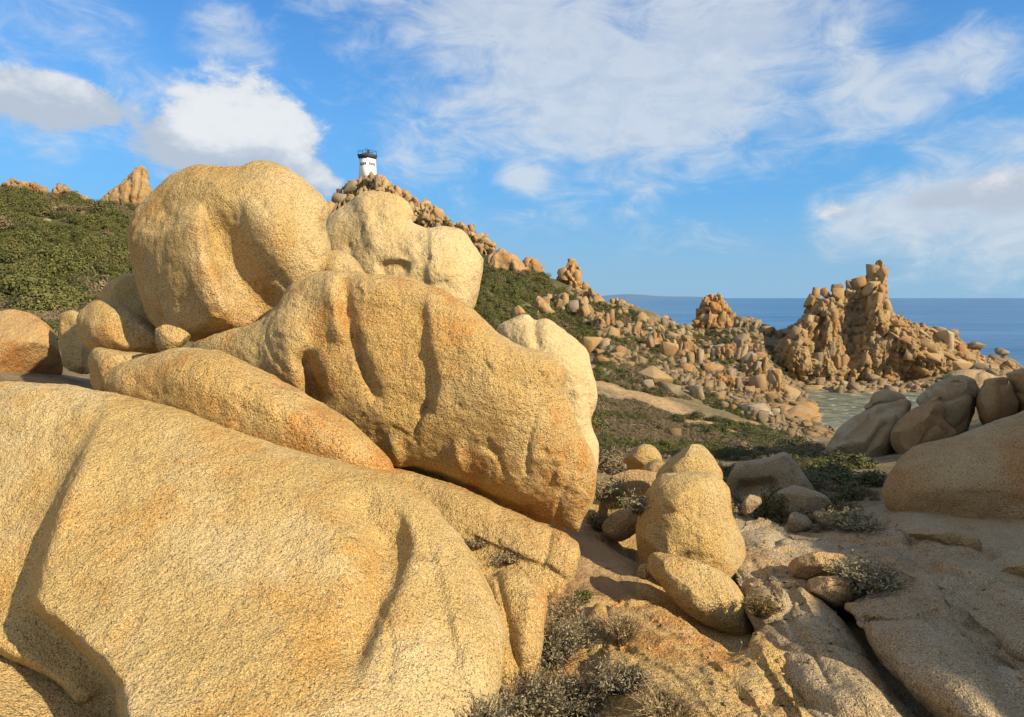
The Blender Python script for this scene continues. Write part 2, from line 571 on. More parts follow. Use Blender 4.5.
# ------------------------------------------------------------------ terrain
GROUND = [  # picture column, row, distance: points of the bare ground
    (512, 790, 2.2), (640, 745, 2.7), (600, 650, 3.4), (600, 565, 4.7), (590, 535, 5.4), (600, 490, 7.6), (615, 458, 13), (690, 462, 14), (745, 500, 8.5), (800, 525, 7.2),
    (850, 575, 5), (950, 625, 4), (1000, 730, 2.9), (900, 750, 2.7), (740, 680, 3.4), (895, 520, 6.6), (850, 475, 12), (835, 452, 24), (950, 440, 22), (1010, 420, 24),
    (60, 378, 8), (-100, 385, 6), (250, 760, 2.6), (100, 640, 3.2), (300, 600, 4.2), (200, 410, 8), (400, 430, 8), (500, 460, 8.5), (-300, 400, 6),
    (60, 337, 16), (20, 303, 30), (100, 303, 35), (20, 252, 55), (110, 252, 60), (10, 196, 95), (80, 206, 100), (130, 205, 110), (50, 235, 145), (-150, 190, 90), (-150, 300, 30), (-200,230,150),
    (370, 196, 200), (400, 214, 193), (450, 238, 183), (500, 266, 168), (440, 260, 150), (380, 250, 150), (550, 282, 160), (600, 304, 150), (640, 320, 145), (480, 305, 110), (500, 315, 100), (540, 318, 110), (570, 333, 105),
    (600, 343, 98), (620, 352, 90), (600, 376, 71), (300, 240, 185), (250, 250, 165), (200, 245, 150), (160, 225, 130), (370, 235, 270), (500, 295, 235), (600, 325, 200), (200, 260, 250),
    (660, 326, 140), (690, 328, 131), (740, 326, 129), (768, 334, 124), (715, 330, 130), (700, 353, 178), (760, 353, 178), (640, 352, 98), (700, 352, 105), (740, 362, 100), (640, 376, 75), (680, 381, 78),
    (720, 390, 80), (770, 386, 92), (620, 396, 62), (660, 401, 62), (700, 411, 60), (740, 421, 59), (780, 427, 61), (815, 427, 66), (620, 421, 40), (680, 431, 42), (720, 441, 38), (770, 446, 40), (800, 450, 36),
    (795, 396, 94), (820, 402, 95), (840, 412, 87), (808, 386, 106), (860, 407, 88), (900, 404, 95), (832, 427, 73), (870, 425, 78), (920, 420, 80),
    (800, 372, 112), (850, 374, 110), (900, 370, 110), (950, 366, 113), (1000, 368, 117), (800, 340, 118), (850, 330, 120), (900, 335, 120), (950, 350, 122),
    (1100, 490, 7), (1200, 440, 9), (1300, 430, 8), (1060, 400, 26), (1150, 400, 40)]
WORLD_PTS = [(35, 165, -5), (60, 165, -6), (80, 150, -6), (110, 135, -5), (140, 110, -4), (180, 60, -4), (0, -3, 12.2), (5, -3, 12.5), (-5, -3, 12.7), (10, 2, 12.3), (9, -6, 12.3),
             (0, 360, -8), (100, 300, -10), (-200, 420, 5), (-400, 300, 10), (60, 40, 3), (90, 60, 1.5), (-60, -10, 16), (60, -40, 12), (0, -60, 14)]


def qmap(x, y):
    r = np.hypot(x, y) + 1e-9
    k = np.log1p(r / 1.5) / r
    return x * k, y * k


_cp = np.array([at(*g) for g in GROUND] + [np.array([x, y, z]) for x, y, z in WORLD_PTS])
_qx, _qy = qmap(_cp[:, 0], _cp[:, 1])


def _tps(r2):
    return 0.5 * r2 * np.log(r2 + 1e-12)


_n = len(_cp)
_K = _tps((_qx[:, None] - _qx) ** 2 + (_qy[:, None] - _qy) ** 2) + np.eye(_n) * 2e-3
_Pm = np.stack([np.ones(_n), _qx, _qy], 1)
_A = np.block([[_K, _Pm], [_Pm.T, np.zeros((3, 3))]])
_sol = np.linalg.solve(_A, np.concatenate([_cp[:, 2], np.zeros(3)]))


def ground_z(x, y, detail=True):
    x = np.asarray(x, float).ravel(); y = np.asarray(y, float).ravel()
    qx, qy = qmap(x, y)
    z = _sol[_n] + _sol[_n + 1] * qx + _sol[_n + 2] * qy
    for k in range(0, len(x), 20000):
        s = slice(k, k + 20000)
        z[s] += _tps((qx[s, None] - _qx) ** 2 + (qy[s, None] - _qy) ** 2) @ _sol[:_n]
    if detail:
        r = np.hypot(x, y)
        a = np.clip((r - 2) / 30, 0.03, 1.0)
        p = np.stack([x, y, 0 * x], 1)
        z = z + a * (0.9 * fbm(p / 9.0, 4)) + 0.03 * fbm(p / 0.5, 3) + np.clip((r - 90) / 60, 0, 1) * 2.2 * fbm(p / 22.0 + 5, 3)
        # the near bedrock runs in folds falling to the right
        al, ac = x * 0.46 - y * 0.89, x * 0.89 + y * 0.46
        w = np.clip((10 - r) / 4, 0, 1) * np.clip((x - 0.2) / 0.8, 0, 1)
        q = np.stack([al * 0.45, ac * 1.5, 0 * x], 1)
        rid = 1 - np.abs(perlin(q * 1.6 + 3.3)) * 2.2
        z = z + w * (0.12 * fbm(q * 0.8, 3) + 0.05 * rid - 0.03)
        cr = np.abs(perlin(q * np.array([1.1, 1.5, 1]) + 8.8 + 0.25 * perlin(p * 2.5)[:, None]))
        z = z - w * 0.09 * np.exp(-cr / 0.035)
    return z


def hit(px, py, y0=3.0, y1=330.0):
    """where the line of sight through a picture point first meets the ground"""
    ys = np.exp(np.linspace(math.log(y0), math.log(y1), 500))
    p = at(px, py, ys)
    below = p[:, 2] < np.maximum(ground_z(p[:, 0], p[:, 1]), 0.0)
    k = int(np.argmax(below)) if below.any() else len(ys) - 1
    return p[k]


# fan of rings, finer near the viewer; heights are a function of the place alone
_th = np.linspace(R(-112), R(112), 600)
_rr = np.concatenate([[0.0], np.exp(np.linspace(math.log(0.6), math.log(430), 500))])
TH, RR = np.meshgrid(_th, _rr)
tx, ty = RR * np.sin(TH), RR * np.cos(TH) - 0.8
tz = ground_z(tx, ty).reshape(tx.shape)
co = np.stack([tx.ravel(), ty.ravel(), tz.ravel()], 1)
nr, nc = tx.shape
ii = (np.arange(nr - 1)[:, None] * nc + np.arange(nc - 1)).ravel()
fa = np.stack([ii, ii + 1, ii + nc + 1, ii + nc], 1)[:, ::-1]

# colour regions of the ground: sand and path, green cover
def world_poly(pts):
    return np.array([hit(*p)[:2] for p in pts])


PATH = world_poly([(596, 384), (622, 391), (650, 399), (672, 408), (690, 418), (712, 431), (735, 436)])
SAND = world_poly([(738, 422), (775, 424), (812, 430), (828, 437), (800, 440), (760, 435)])
PLAT = world_poly([(598, 366), (618, 360), (640, 357), (650, 366), (628, 372), (600, 376)])
DIRT = np.array([at(x, y, d)[:2] for x, y, d in ((565, 520, 5.4), (632, 520, 5.4), (640, 560, 4.8), (630, 600, 4.2), (560, 605, 4.1), (555, 560, 4.7))])
px_, py_ = co[:, 0], co[:, 1]
wob = fbm(np.stack([px_, py_, 0 * px_], 1) / 3.0, 3) * 1.6
dpath = seg_dist(PATH, px_, py_)[0] + wob
path = np.clip(1.5 - dpath / 1.6, 0, 1)
for P_ in (SAND, PLAT, DIRT):
    dd = seg_dist(P_, px_, py_, True)[0] * np.where(inside(P_, px_, py_), -1, 1)
    sc_ = 0.15 if P_ is DIRT else 1.6
    path = np.maximum(path, np.clip(0.5 - (dd + wob * (0.1 if P_ is DIRT else 1)) / sc_, 0, 1))
rad = np.hypot(px_, py_)
hillgreen = np.clip((tz.ravel() - 9.5) / 8, 0, 1) * np.clip((rad - 14) / 10, 0, 1)
nearrock = np.clip(1 - (rad - 5) / 6, 0, 1)


def ground_mat():
    m, b, pr = new_mat('rough_ground')
    co = b.n('ShaderNodeTexCoord').outputs['Object']
    at_ = b.n('ShaderNodeAttribute', attribute_name='cover')
    sep = b.n('ShaderNodeSeparateColor'); b.link(at_.outputs['Color'], sep.inputs[0])
    n1 = b.noise(co, 0.25, 6, 0.6); n2 = b.noise(co, 1.7, 8, 0.68); n3 = b.noise(co, 14, 5, 0.6)
    dry = b.mix(b.ramp(n2, 0.38, 0.62), (0.17, 0.125, 0.07), (0.27, 0.21, 0.125))
    dry = b.mix(b.ramp(n1, 0.45, 0.62, 0, 0.6), dry, (0.12, 0.11, 0.055))
    green = b.mix(b.ramp(n2, 0.4, 0.6), (0.05, 0.065, 0.022), (0.12, 0.105, 0.05))
    sand = b.mix(b.ramp(n2, 0.35, 0.65), (0.34, 0.225, 0.115), (0.44, 0.31, 0.165))
    rock = b.mix(b.ramp(n2, 0.35, 0.65), (0.36, 0.245, 0.12), (0.44, 0.32, 0.17))
    col = b.mix(sep.outputs[1], dry, green)
    col = b.mix(sep.outputs[2], col, rock)
    col = b.mix(sep.outputs[0], col, sand)
    col = b.mix(b.ramp(n3, 0.42, 0.30, 0, 0.5), col, (0.07, 0.05, 0.03))
    b._in(pr.inputs['Base Color'], col)
    pr.inputs['Roughness'].default_value = 0.95
    pr.inputs['Specular IOR Level'].default_value = 0.1
    nrm = b.bump(n2, 0.8, 0.3)
    nrm = b.bump(b.noise(co, 40, 4, 0.6), 0.6, 0.02, nrm)
    b.link(nrm, pr.inputs['Normal'])
    return m


M['ground'] = ground_mat()
me = mesh_np('terrain', co, fa, [M['ground'], M['gold'], M['grey']])
fc = fa.mean(1).astype(int)
mid_ = co[fa].mean(1)
rf = np.hypot(mid_[:, 0], mid_[:, 1])
wv = 0.5 * fbm(mid_ / 0.8, 2)
slot = np.where((rf + wv < 8.0) & (path[fa].mean(1) < 0.3), np.where(mid_[:, 0] + wv > 1.7, 2, 1), 0)
me.polygons.foreach_set('material_index', slot.astype(np.int32)); me.update()
ca = me.color_attributes.new('cover', 'FLOAT_COLOR', 'POINT')
ca.data.foreach_set('color', np.stack([path, hillgreen * (1 - path), nearrock * (1 - path), np.ones_like(path)], 1).astype(np.float32).ravel())
obj('terrain', me, None, kind='structure')


# ------------------------------------------------------------------ sea
def sea_mat():
    m, b, pr = new_mat('sea_water')
    co = b.n('ShaderNodeTexCoord').outputs['Object']
    geo = b.n('ShaderNodeNewGeometry').outputs['Position']
    near = b.vmath('DISTANCE', geo, tuple(at(835, 405, 88)))
    shallow = b.ramp(near, 16, 46, 1, 0)
    st = b.vmath('MULTIPLY', co, (0.35, 1.0, 1.0))
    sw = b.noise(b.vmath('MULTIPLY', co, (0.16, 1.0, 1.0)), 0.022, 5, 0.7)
    deep = b.mix(b.ramp(sw, 0.40, 0.60), (0.008, 0.075, 0.20), (0.055, 0.165, 0.31))  # wave streaks and glints are painted into the water colour
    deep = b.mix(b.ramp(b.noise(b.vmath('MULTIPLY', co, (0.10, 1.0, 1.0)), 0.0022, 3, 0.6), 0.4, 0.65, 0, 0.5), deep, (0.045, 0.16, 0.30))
    green = b.mix(b.ramp(b.noise(co, 0.35, 5, 0.6), 0.4, 0.62), (0.085, 0.11, 0.075), (0.19, 0.20, 0.135))
    col = b.mix(shallow, deep, green)
    foam = b.math('MULTIPLY', b.ramp(b.noise(co, 0.55, 8, 0.7), 0.54, 0.64, 0, 0.6), shallow)
    col = b.mix(foam, col, (0.55, 0.56, 0.52))
    b._in(pr.inputs['Base Color'], col)
    pr.inputs['Roughness'].default_value = 0.30
    pr.inputs['IOR'].default_value = 1.33
    wv = b.math('ADD', b.noise(st, 0.09, 5, 0.6), b.math('MULTIPLY', b.noise(st, 0.9, 6, 0.6), 0.25))
    b.link(b.bump(wv, 0.9, 1.6), pr.inputs['Normal'])
    return m


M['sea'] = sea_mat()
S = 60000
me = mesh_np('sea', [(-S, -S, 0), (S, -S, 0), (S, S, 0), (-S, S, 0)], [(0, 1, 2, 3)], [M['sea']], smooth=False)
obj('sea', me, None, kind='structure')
# ------------------------------------------------------------------ the near granite formation
# dome at the top of the formation
boulder('boulder', 'huge rounded dome boulder crowning the formation, left of the white tower', 'tan',
        [(147, 198), (163, 182), (179, 170), (199, 163), (223, 165), (240, 165), (255, 161), (273, 163), (293, 173), (314, 185), (327, 198), (331, 211), (327, 226), (331, 250),
         (328, 280), (310, 310), (280, 330), (240, 338), (200, 342), (165, 335), (146, 314), (135, 276), (128, 247), (129, 232), (135, 211)],
        5.9, (-0.05, -0.14), 0.62, 0.8,
        [('s', [(240, 335), (224, 290), (210, 250), (198, 200)], 6, 0.17, 46), ('g', [(226, 235), (240, 270), (262, 300)], 24, -0.20), ('g', [(225, 190), (270, 225), (315, 255)], 34, 0.08),
         ('c', [(250, 247), (270, 265), (288, 287)], 2.5, -0.06), ('c', [(306, 247), (315, 261)], 2.0, -0.05), ('g', [(290, 195), (320, 232)], 12, -0.05)], px=1.8, power=0.40, facets=(5, 0.88, 0.97), smooth=2, flakes=12)
# main overhanging rock
boulder('boulder', 'massive golden overhanging boulder with folded front in the middle of the formation', 'gold',
        [(190, 348), (226, 330), (252, 322), (276, 307), (290, 285), (323, 270), (340, 269), (361, 271), (381, 274), (405, 277), (425, 284), (450, 292), (474, 309), (498, 333),
         (518, 345), (543, 351), (559, 361), (567, 371), (566, 392), (573, 406), (582, 430), (594, 454), (597, 478), (594, 502), (584, 520), (578, 533), (559, 527), (540, 522), (502, 505), (462, 487),
         (421, 475), (385, 470), (340, 455), (290, 430), (230, 390)],
        5.05, (-0.10, -0.02), 0.50, 0.6,
        [('g', [(344, 284), (350, 325), (376, 394)], 7, -0.07), ('s', [(378, 398), (352, 330), (346, 290)], 3, -0.04, 40), ('g', [(330, 280), (338, 330)], 12, 0.08), ('s', [(413, 434), (437, 391), (429, 345), (425, 286)], 4, -0.08, 60),
         ('g', [(470, 330), (505, 400)], 30, 0.05), ('g', [(405, 482), (470, 496), (525, 516)], 10, -0.22), ('g', [(392, 445), (398, 468)], 7, 0.08), ('g', [(455, 450), (460, 474)], 8, 0.06), ('g', [(306, 362), (316, 396)], 9, -0.20),
         ('g', [(286, 320), (292, 370)], 18, 0.08), ('c', [(574, 406), (556, 402), (539, 409), (530, 436), (526, 474)], 1.7, -0.045), ('c', [(570, 420), (577, 446), (571, 474), (560, 498), (556, 520)], 1.4, -0.035), ('c', [(530, 470), (545, 464), (570, 472)], 1.3, -0.02), ('g', [(552, 455)], 24, 0.03),
         ('c', [(415, 432), (428, 404)], 2.0, -0.06), ('g', [(560, 372), (520, 360)], 14, 0.05), ('c', [(484, 448), (500, 452)], 2, -0.04)], px=1.5, N=190, power=0.38, smooth=2, flakes=22)
# long roll
boulder('boulder', 'long smooth loaf shaped boulder lying below the overhanging rock', 'gold',
        [(103, 384), (118, 368), (150, 355), (185, 347), (225, 351), (262, 369), (300, 390), (340, 414), (372, 440), (392, 462), (392, 478), (360, 490), (300, 480), (230, 460), (160, 430), (118, 405)],
        4.1, (-0.06, -0.16), 0.40, 0.45, [('g', [(180, 375), (260, 395), (340, 440)], 22, 0.05), ('c', [(322, 405), (322, 425)], 3, -0.04)], px=2.6, flakes=14)
# near slab
boulder('boulder', 'enormous speckled boulder filling the lower left corner', 'near',
        [(-260, 470), (-150, 410), (-60, 386), (0, 381), (60, 384), (105, 392), (150, 402), (182, 409), (240, 430), (300, 451), (350, 465), (395, 476), (425, 496), (448, 522), (470, 550), (490, 588),
         (505, 628), (504, 670), (492, 740), (470, 860), (350, 960), (100, 980), (-150, 900), (-260, 700)],
        2.75, (0.0, -0.40), 0.52, 0.8,
        [('s', [(128, 800), (121, 705), (113, 678), (75, 640), (38, 608), (35, 585), (52, 520), (75, 468), (100, 416), (118, 390)], 3.5, (-0.75, -0.04), 300), ('g', [(60, 520), (90, 460)], 18, 0.04),
         ('s', [(90, 760), (75, 705), (45, 680), (0, 655), (-80, 620)], 4, -0.55, 200),
         ('g', [(366, 516), (384, 548)], 20, -0.10), ('s', [(355, 690), (380, 620), (402, 575), (409, 540), (396, 506), (366, 494)], 6, -0.11, 42), ('s', [(470, 700), (452, 620), (436, 560), (418, 508)], 4, -0.03, 26), ('c', [(372, 590), (392, 640), (384, 690)], 2, -0.03), ('g', [(340, 560), (350, 640)], 20, 0.03)], px=2.2, N=190, power=0.40, smooth=2, flakes=16)
# block wedged right of the slab
boulder('boulder', 'narrow upright block squeezed between the corner boulder and the dry bush', 'gold',
        [(470, 560), (489, 576), (504, 571), (529, 577), (547, 590), (552, 612), (546, 650), (536, 690), (520, 760), (480, 780), (462, 660)], 3.1, (0, -0.3), 0.22, 0.3,
        [('c', [(498, 580), (508, 625), (520, 680)], 4, -0.07), ('g', [(530, 600), (528, 650)], 9, 0.04)], px=2.6, power=0.36, facets=(8, 0.72, 0.93))
boulder('rock_ledge', 'sloping granite ledge under the overhanging rock', 'gold',
        [(350, 462), (390, 466), (455, 487), (509, 511), (554, 528), (573, 537), (580, 548), (576, 572), (563, 592), (556, 620), (548, 660), (532, 705), (500, 730), (455, 660), (415, 580), (360, 500)], 4.0, (-0.1, -0.56), 0.22, 0.5,
        [('s', [(574, 578), (535, 562), (500, 548), (458, 530)], 2.5, -0.05, 46), ('c', [(551, 531), (548, 550), (542, 566)], 1.8, -0.05), ('c', [(556, 588), (540, 600), (520, 596), (500, 578)], 2.2, -0.07), ('g', [(450, 500), (520, 530)], 14, 0.03)], px=1.7, cat='ledge', power=0.30, smooth=2, flakes=8)
boulder('boulder', 'low shoulder of rock bridging the dome and the pale sunlit boulder', 'tan', [(280, 310), (294, 276), (312, 256), (330, 250), (348, 252), (360, 264), (368, 290), (330, 315)], 5.75, (0, -0.1), 0.25, 0.4, px=1.8, power=0.42, facets=(6, 0.8, 0.96), flakes=5)
# sunlit rear rocks
boulder('boulder', 'pale sunlit boulder with weathered pockets, directly below the white tower', 'pale',
        [(312, 250), (325, 219), (343, 205), (363, 191), (387, 192), (404, 198), (412, 211), (410, 222), (425, 229), (444, 225), (464, 229), (481, 244), (485, 256), (482, 276), (474, 308), (450, 340), (380, 350), (320, 320)],
        7.4, (-0.1, -0.2), 0.6, 0.7, [('s', [(410, 215), (424, 240), (428, 290)], 4, 0.10, 40), ('s', [(412, 264), (395, 261), (376, 265)], 3, -0.12, 16), ('g', [(331, 264), (345, 262)], 4, -0.06), ('g', [(362, 200), (372, 240)], 8, 0.06), ('c', [(408, 222), (426, 232), (428, 260)], 2, -0.08)], px=2.0, power=0.42, facets=(6, 0.84, 0.96), flakes=12)
boulder('boulder', 'pale cream boulder peeping out behind the overhanging rock, beside the path', 'cream',
        [(495, 340), (514, 317), (527, 314), (535, 320), (548, 320), (568, 333), (587, 350), (591, 371), (597, 392), (594, 411), (590, 425), (598, 448), (594, 475), (570, 500), (530, 440)], 6.6, (-0.05, -0.1), 0.5, 0.5,
        [('c', [(533, 318), (537, 345)], 3, -0.12), ('c', [(585, 385), (590, 420)], 3, -0.08)], px=2.2, flakes=6)
# left lumps
boulder('boulder', 'rounded boulder tucked against the left side of the dome', 'tan', [(100, 294), (117, 277), (133, 272), (165, 285), (180, 320), (165, 345), (125, 345), (104, 325)], 6.6, front=0.4, back=0.4, px=2.4, facets=(6, 0.75, 0.95))
boulder('boulder', 'flattened boulder under the left side of the dome', 'tan', [(76, 325), (82, 311), (100, 300), (130, 310), (165, 335), (175, 350), (140, 362), (108, 358), (85, 346)], 6.1, front=0.4, back=0.4, px=2.4, facets=(6, 0.75, 0.95))
boulder('boulder', 'low shaded boulder between the loaf shaped rock and the left orange rock', 'tan', [(87, 370), (94, 348), (120, 350), (160, 356), (150, 375), (120, 392), (92, 392)], 5.6, front=0.3, back=0.3, px=2.4, facets=(6, 0.75, 0.95))
boulder('boulder', 'small wedge shaped stone jammed beneath the dome', 'tan', [(154, 322), (172, 323), (192, 336), (184, 347), (165, 356), (155, 346)], 5.25, front=0.14, back=0.2, px=1.8, power=0.42, facets=(8, 0.62, 0.92))
boulder('boulder', 'orange rust streaked boulder at the left edge below the green slope', 'orange', [(-60, 330), (0, 311), (23, 311), (43, 322), (54, 338), (63, 368), (50, 385), (-50, 390)], 8.2, front=0.5, back=0.6, px=2.4,
        strokes=[('g', [(40, 330), (55, 365)], 8, -0.06)], power=0.42, facets=(8, 0.62, 0.92))
boulder('boulder', 'upright stone beside the orange rust streaked boulder', 'tan', [(59, 322), (64, 312), (78, 313), (86, 335), (92, 352), (93, 372), (74, 380), (63, 366)], 7.9, front=0.25, back=0.3, px=2.2, power=0.42, facets=(8, 0.62, 0.92))
# leaning pair right of the dirt patch
boulder('boulder', 'golden egg shaped boulder standing beside the bare dirt patch', 'tan',
        [(646, 492), (661, 475), (692, 471), (712, 473), (729, 487), (733, 512), (743, 538), (745, 556), (738, 585), (715, 600), (670, 592), (640, 570), (636, 533), (640, 509)], 4.75, (0, -0.10), 0.42, 0.42,
        [('s', [(690, 474), (692, 500), (710, 530), (735, 560)], 8, -0.05, 50), ('g', [(660, 505), (690, 490)], 9, 0.04), ('g', [(645, 520), (690, 560)], 14, -0.03)], px=2.0, power=0.45, facets=(6, 0.84, 0.97), flakes=10)
boulder('boulder', 'pointed golden boulder rising just behind the egg shaped boulder', 'tan', [(656, 480), (667, 460), (689, 444), (704, 447), (716, 462), (722, 480), (705, 500), (670, 500)], 5.3, front=0.26, back=0.3, px=2.0,
        strokes=[('s', [(694, 440), (692, 490)], 4, -0.04, 30)], power=0.42, facets=(7, 0.74, 0.95))
boulder('boulder', 'tongue shaped boulder leaning below the egg shaped boulder', 'tan', [(645, 558), (657, 551), (692, 556), (720, 569), (740, 590), (752, 618), (755, 636), (744, 645), (727, 640), (697, 622), (676, 604), (652, 577)],
        4.05, (0, -0.15), 0.22, 0.22, [('c', [(690, 565), (720, 590), (740, 620)], 3, -0.02)], px=1.8, power=0.42, facets=(6, 0.78, 0.95), flakes=6)
boulder('stone', 'pointed golden stone left of the egg shaped boulder, behind a flat brown stone', 'tan', [(622, 466), (632, 452), (645, 444), (659, 453), (660, 468), (640, 474)], 7.2, front=0.2, back=0.25, px=1.8, cat='stone', power=0.42, facets=(8, 0.62, 0.92))
boulder('stone', 'low brown stone between the pointed stone and the egg shaped boulder', 'brown', [(640, 470), (655, 460), (669, 461), (668, 478), (645, 480)], 6.4, front=0.15, back=0.2, px=1.8, cat='stone', power=0.42, facets=(8, 0.62, 0.92))
boulder('stone', 'flat brown stone slab resting left of the egg shaped boulder', 'brown', [(605, 475), (627, 469), (645, 471), (662, 477), (660, 488), (643, 501), (627, 496), (616, 484)], 5.9, (0, -0.3), 0.10, 0.15, px=1.8, cat='stone', power=0.42, facets=(8, 0.62, 0.92))
boulder('stone', 'brown stone at the head of the bare dirt patch', 'brown', [(604, 522), (620, 511), (638, 508), (643, 525), (622, 541), (606, 536)], 5.35, front=0.14, back=0.2, px=1.8, cat='stone', power=0.42, facets=(8, 0.62, 0.92))
boulder('stone', 'thin upright stone between the overhanging rock and the dirt patch', 'brown', [(596, 512), (602, 494), (609, 494), (609, 515), (604, 528), (597, 526)], 5.6, front=0.06, back=0.1, px=1.6, cat='stone', power=0.42, facets=(8, 0.62, 0.92))
# shaded rocks right of the egg
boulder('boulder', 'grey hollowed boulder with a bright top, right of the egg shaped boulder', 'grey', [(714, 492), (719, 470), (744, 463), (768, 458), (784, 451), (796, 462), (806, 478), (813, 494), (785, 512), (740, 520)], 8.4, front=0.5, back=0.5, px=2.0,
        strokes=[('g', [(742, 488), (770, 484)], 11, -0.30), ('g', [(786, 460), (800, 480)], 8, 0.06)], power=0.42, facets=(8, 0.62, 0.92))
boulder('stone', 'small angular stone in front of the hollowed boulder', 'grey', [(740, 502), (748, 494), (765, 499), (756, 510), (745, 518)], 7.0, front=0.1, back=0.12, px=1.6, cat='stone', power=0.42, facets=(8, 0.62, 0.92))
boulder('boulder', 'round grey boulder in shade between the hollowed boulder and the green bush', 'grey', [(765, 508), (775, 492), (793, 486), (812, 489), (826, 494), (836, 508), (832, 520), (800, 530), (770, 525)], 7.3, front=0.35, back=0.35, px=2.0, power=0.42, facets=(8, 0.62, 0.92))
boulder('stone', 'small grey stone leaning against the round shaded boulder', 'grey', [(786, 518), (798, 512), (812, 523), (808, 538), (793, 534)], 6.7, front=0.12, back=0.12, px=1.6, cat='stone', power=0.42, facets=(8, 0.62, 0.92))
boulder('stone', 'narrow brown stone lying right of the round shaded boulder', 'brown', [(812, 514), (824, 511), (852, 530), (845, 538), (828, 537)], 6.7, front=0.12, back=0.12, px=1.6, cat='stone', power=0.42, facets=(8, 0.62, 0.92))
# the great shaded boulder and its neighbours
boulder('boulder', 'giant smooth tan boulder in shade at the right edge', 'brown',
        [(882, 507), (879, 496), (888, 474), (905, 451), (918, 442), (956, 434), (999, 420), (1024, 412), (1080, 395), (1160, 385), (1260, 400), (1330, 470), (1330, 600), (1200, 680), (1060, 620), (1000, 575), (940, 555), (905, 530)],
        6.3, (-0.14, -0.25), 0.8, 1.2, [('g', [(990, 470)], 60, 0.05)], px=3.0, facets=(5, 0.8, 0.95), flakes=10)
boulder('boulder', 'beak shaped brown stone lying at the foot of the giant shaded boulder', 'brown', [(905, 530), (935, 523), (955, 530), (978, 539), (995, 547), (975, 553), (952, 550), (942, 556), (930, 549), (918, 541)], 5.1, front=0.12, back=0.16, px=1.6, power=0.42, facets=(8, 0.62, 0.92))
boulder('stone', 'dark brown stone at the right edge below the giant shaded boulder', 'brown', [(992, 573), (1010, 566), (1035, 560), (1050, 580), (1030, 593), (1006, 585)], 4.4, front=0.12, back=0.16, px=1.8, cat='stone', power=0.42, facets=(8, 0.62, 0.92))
# leaning slabs beyond
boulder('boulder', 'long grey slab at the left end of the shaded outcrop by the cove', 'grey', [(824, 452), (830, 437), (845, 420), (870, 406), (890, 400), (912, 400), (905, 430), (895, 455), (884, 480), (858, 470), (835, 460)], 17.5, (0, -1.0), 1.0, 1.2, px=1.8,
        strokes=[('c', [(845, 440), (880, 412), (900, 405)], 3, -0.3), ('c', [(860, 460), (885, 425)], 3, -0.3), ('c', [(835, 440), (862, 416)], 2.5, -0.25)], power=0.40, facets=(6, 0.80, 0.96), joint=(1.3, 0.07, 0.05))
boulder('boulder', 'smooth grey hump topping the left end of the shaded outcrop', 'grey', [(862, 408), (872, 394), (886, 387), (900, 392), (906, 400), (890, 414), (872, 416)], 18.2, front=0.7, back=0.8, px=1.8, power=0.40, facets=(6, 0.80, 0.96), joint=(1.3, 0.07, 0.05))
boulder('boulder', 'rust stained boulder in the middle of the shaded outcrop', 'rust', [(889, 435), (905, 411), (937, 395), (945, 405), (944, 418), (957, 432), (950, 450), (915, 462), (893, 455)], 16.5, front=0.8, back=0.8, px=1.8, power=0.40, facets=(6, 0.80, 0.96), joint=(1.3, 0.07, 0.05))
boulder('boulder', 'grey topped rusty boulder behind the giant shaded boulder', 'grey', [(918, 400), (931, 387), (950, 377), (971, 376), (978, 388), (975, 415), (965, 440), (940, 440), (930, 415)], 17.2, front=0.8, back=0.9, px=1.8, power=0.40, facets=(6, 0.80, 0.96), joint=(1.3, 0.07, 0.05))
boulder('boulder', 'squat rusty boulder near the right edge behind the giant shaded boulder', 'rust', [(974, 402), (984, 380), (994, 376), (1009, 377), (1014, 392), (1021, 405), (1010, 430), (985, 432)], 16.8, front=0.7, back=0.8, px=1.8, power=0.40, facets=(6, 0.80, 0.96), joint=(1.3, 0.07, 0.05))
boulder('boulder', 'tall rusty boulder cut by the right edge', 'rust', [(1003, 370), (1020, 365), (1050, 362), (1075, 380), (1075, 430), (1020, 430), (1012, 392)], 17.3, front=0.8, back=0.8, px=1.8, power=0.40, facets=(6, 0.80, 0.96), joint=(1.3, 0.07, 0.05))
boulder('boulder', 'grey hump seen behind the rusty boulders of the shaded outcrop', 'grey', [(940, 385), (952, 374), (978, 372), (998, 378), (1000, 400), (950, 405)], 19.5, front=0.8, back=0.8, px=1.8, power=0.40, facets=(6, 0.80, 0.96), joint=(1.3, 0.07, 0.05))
# bedrock of the lower right
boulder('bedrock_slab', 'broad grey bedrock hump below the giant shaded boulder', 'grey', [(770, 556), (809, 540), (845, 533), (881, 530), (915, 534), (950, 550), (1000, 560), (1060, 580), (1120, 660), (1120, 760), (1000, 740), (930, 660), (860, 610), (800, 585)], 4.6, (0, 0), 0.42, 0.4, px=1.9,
        strokes=[('s', [(800, 556), (870, 575), (930, 620), (990, 700)], 2.5, -0.08, 60), ('s', [(860, 545), (930, 590), (1000, 640), (1060, 680)], 2.5, 0.08, 50), ('s', [(930, 556), (985, 575), (1050, 610)], 2.5, -0.08, 40), ('g', [(905, 545), (960, 610)], 20, 0.06), ('c', [(930, 560), (980, 640), (1030, 690)], 2.6, -0.12), ('g', [(985, 600), (1024, 640)], 16, 0.07), ('c', [(960, 600), (1040, 630)], 2.2, -0.07)], cat='bedrock', rough=1.3, drop=(2.02, 0.0), joint=(0.75, 0.06, 0.05), flakes=18)
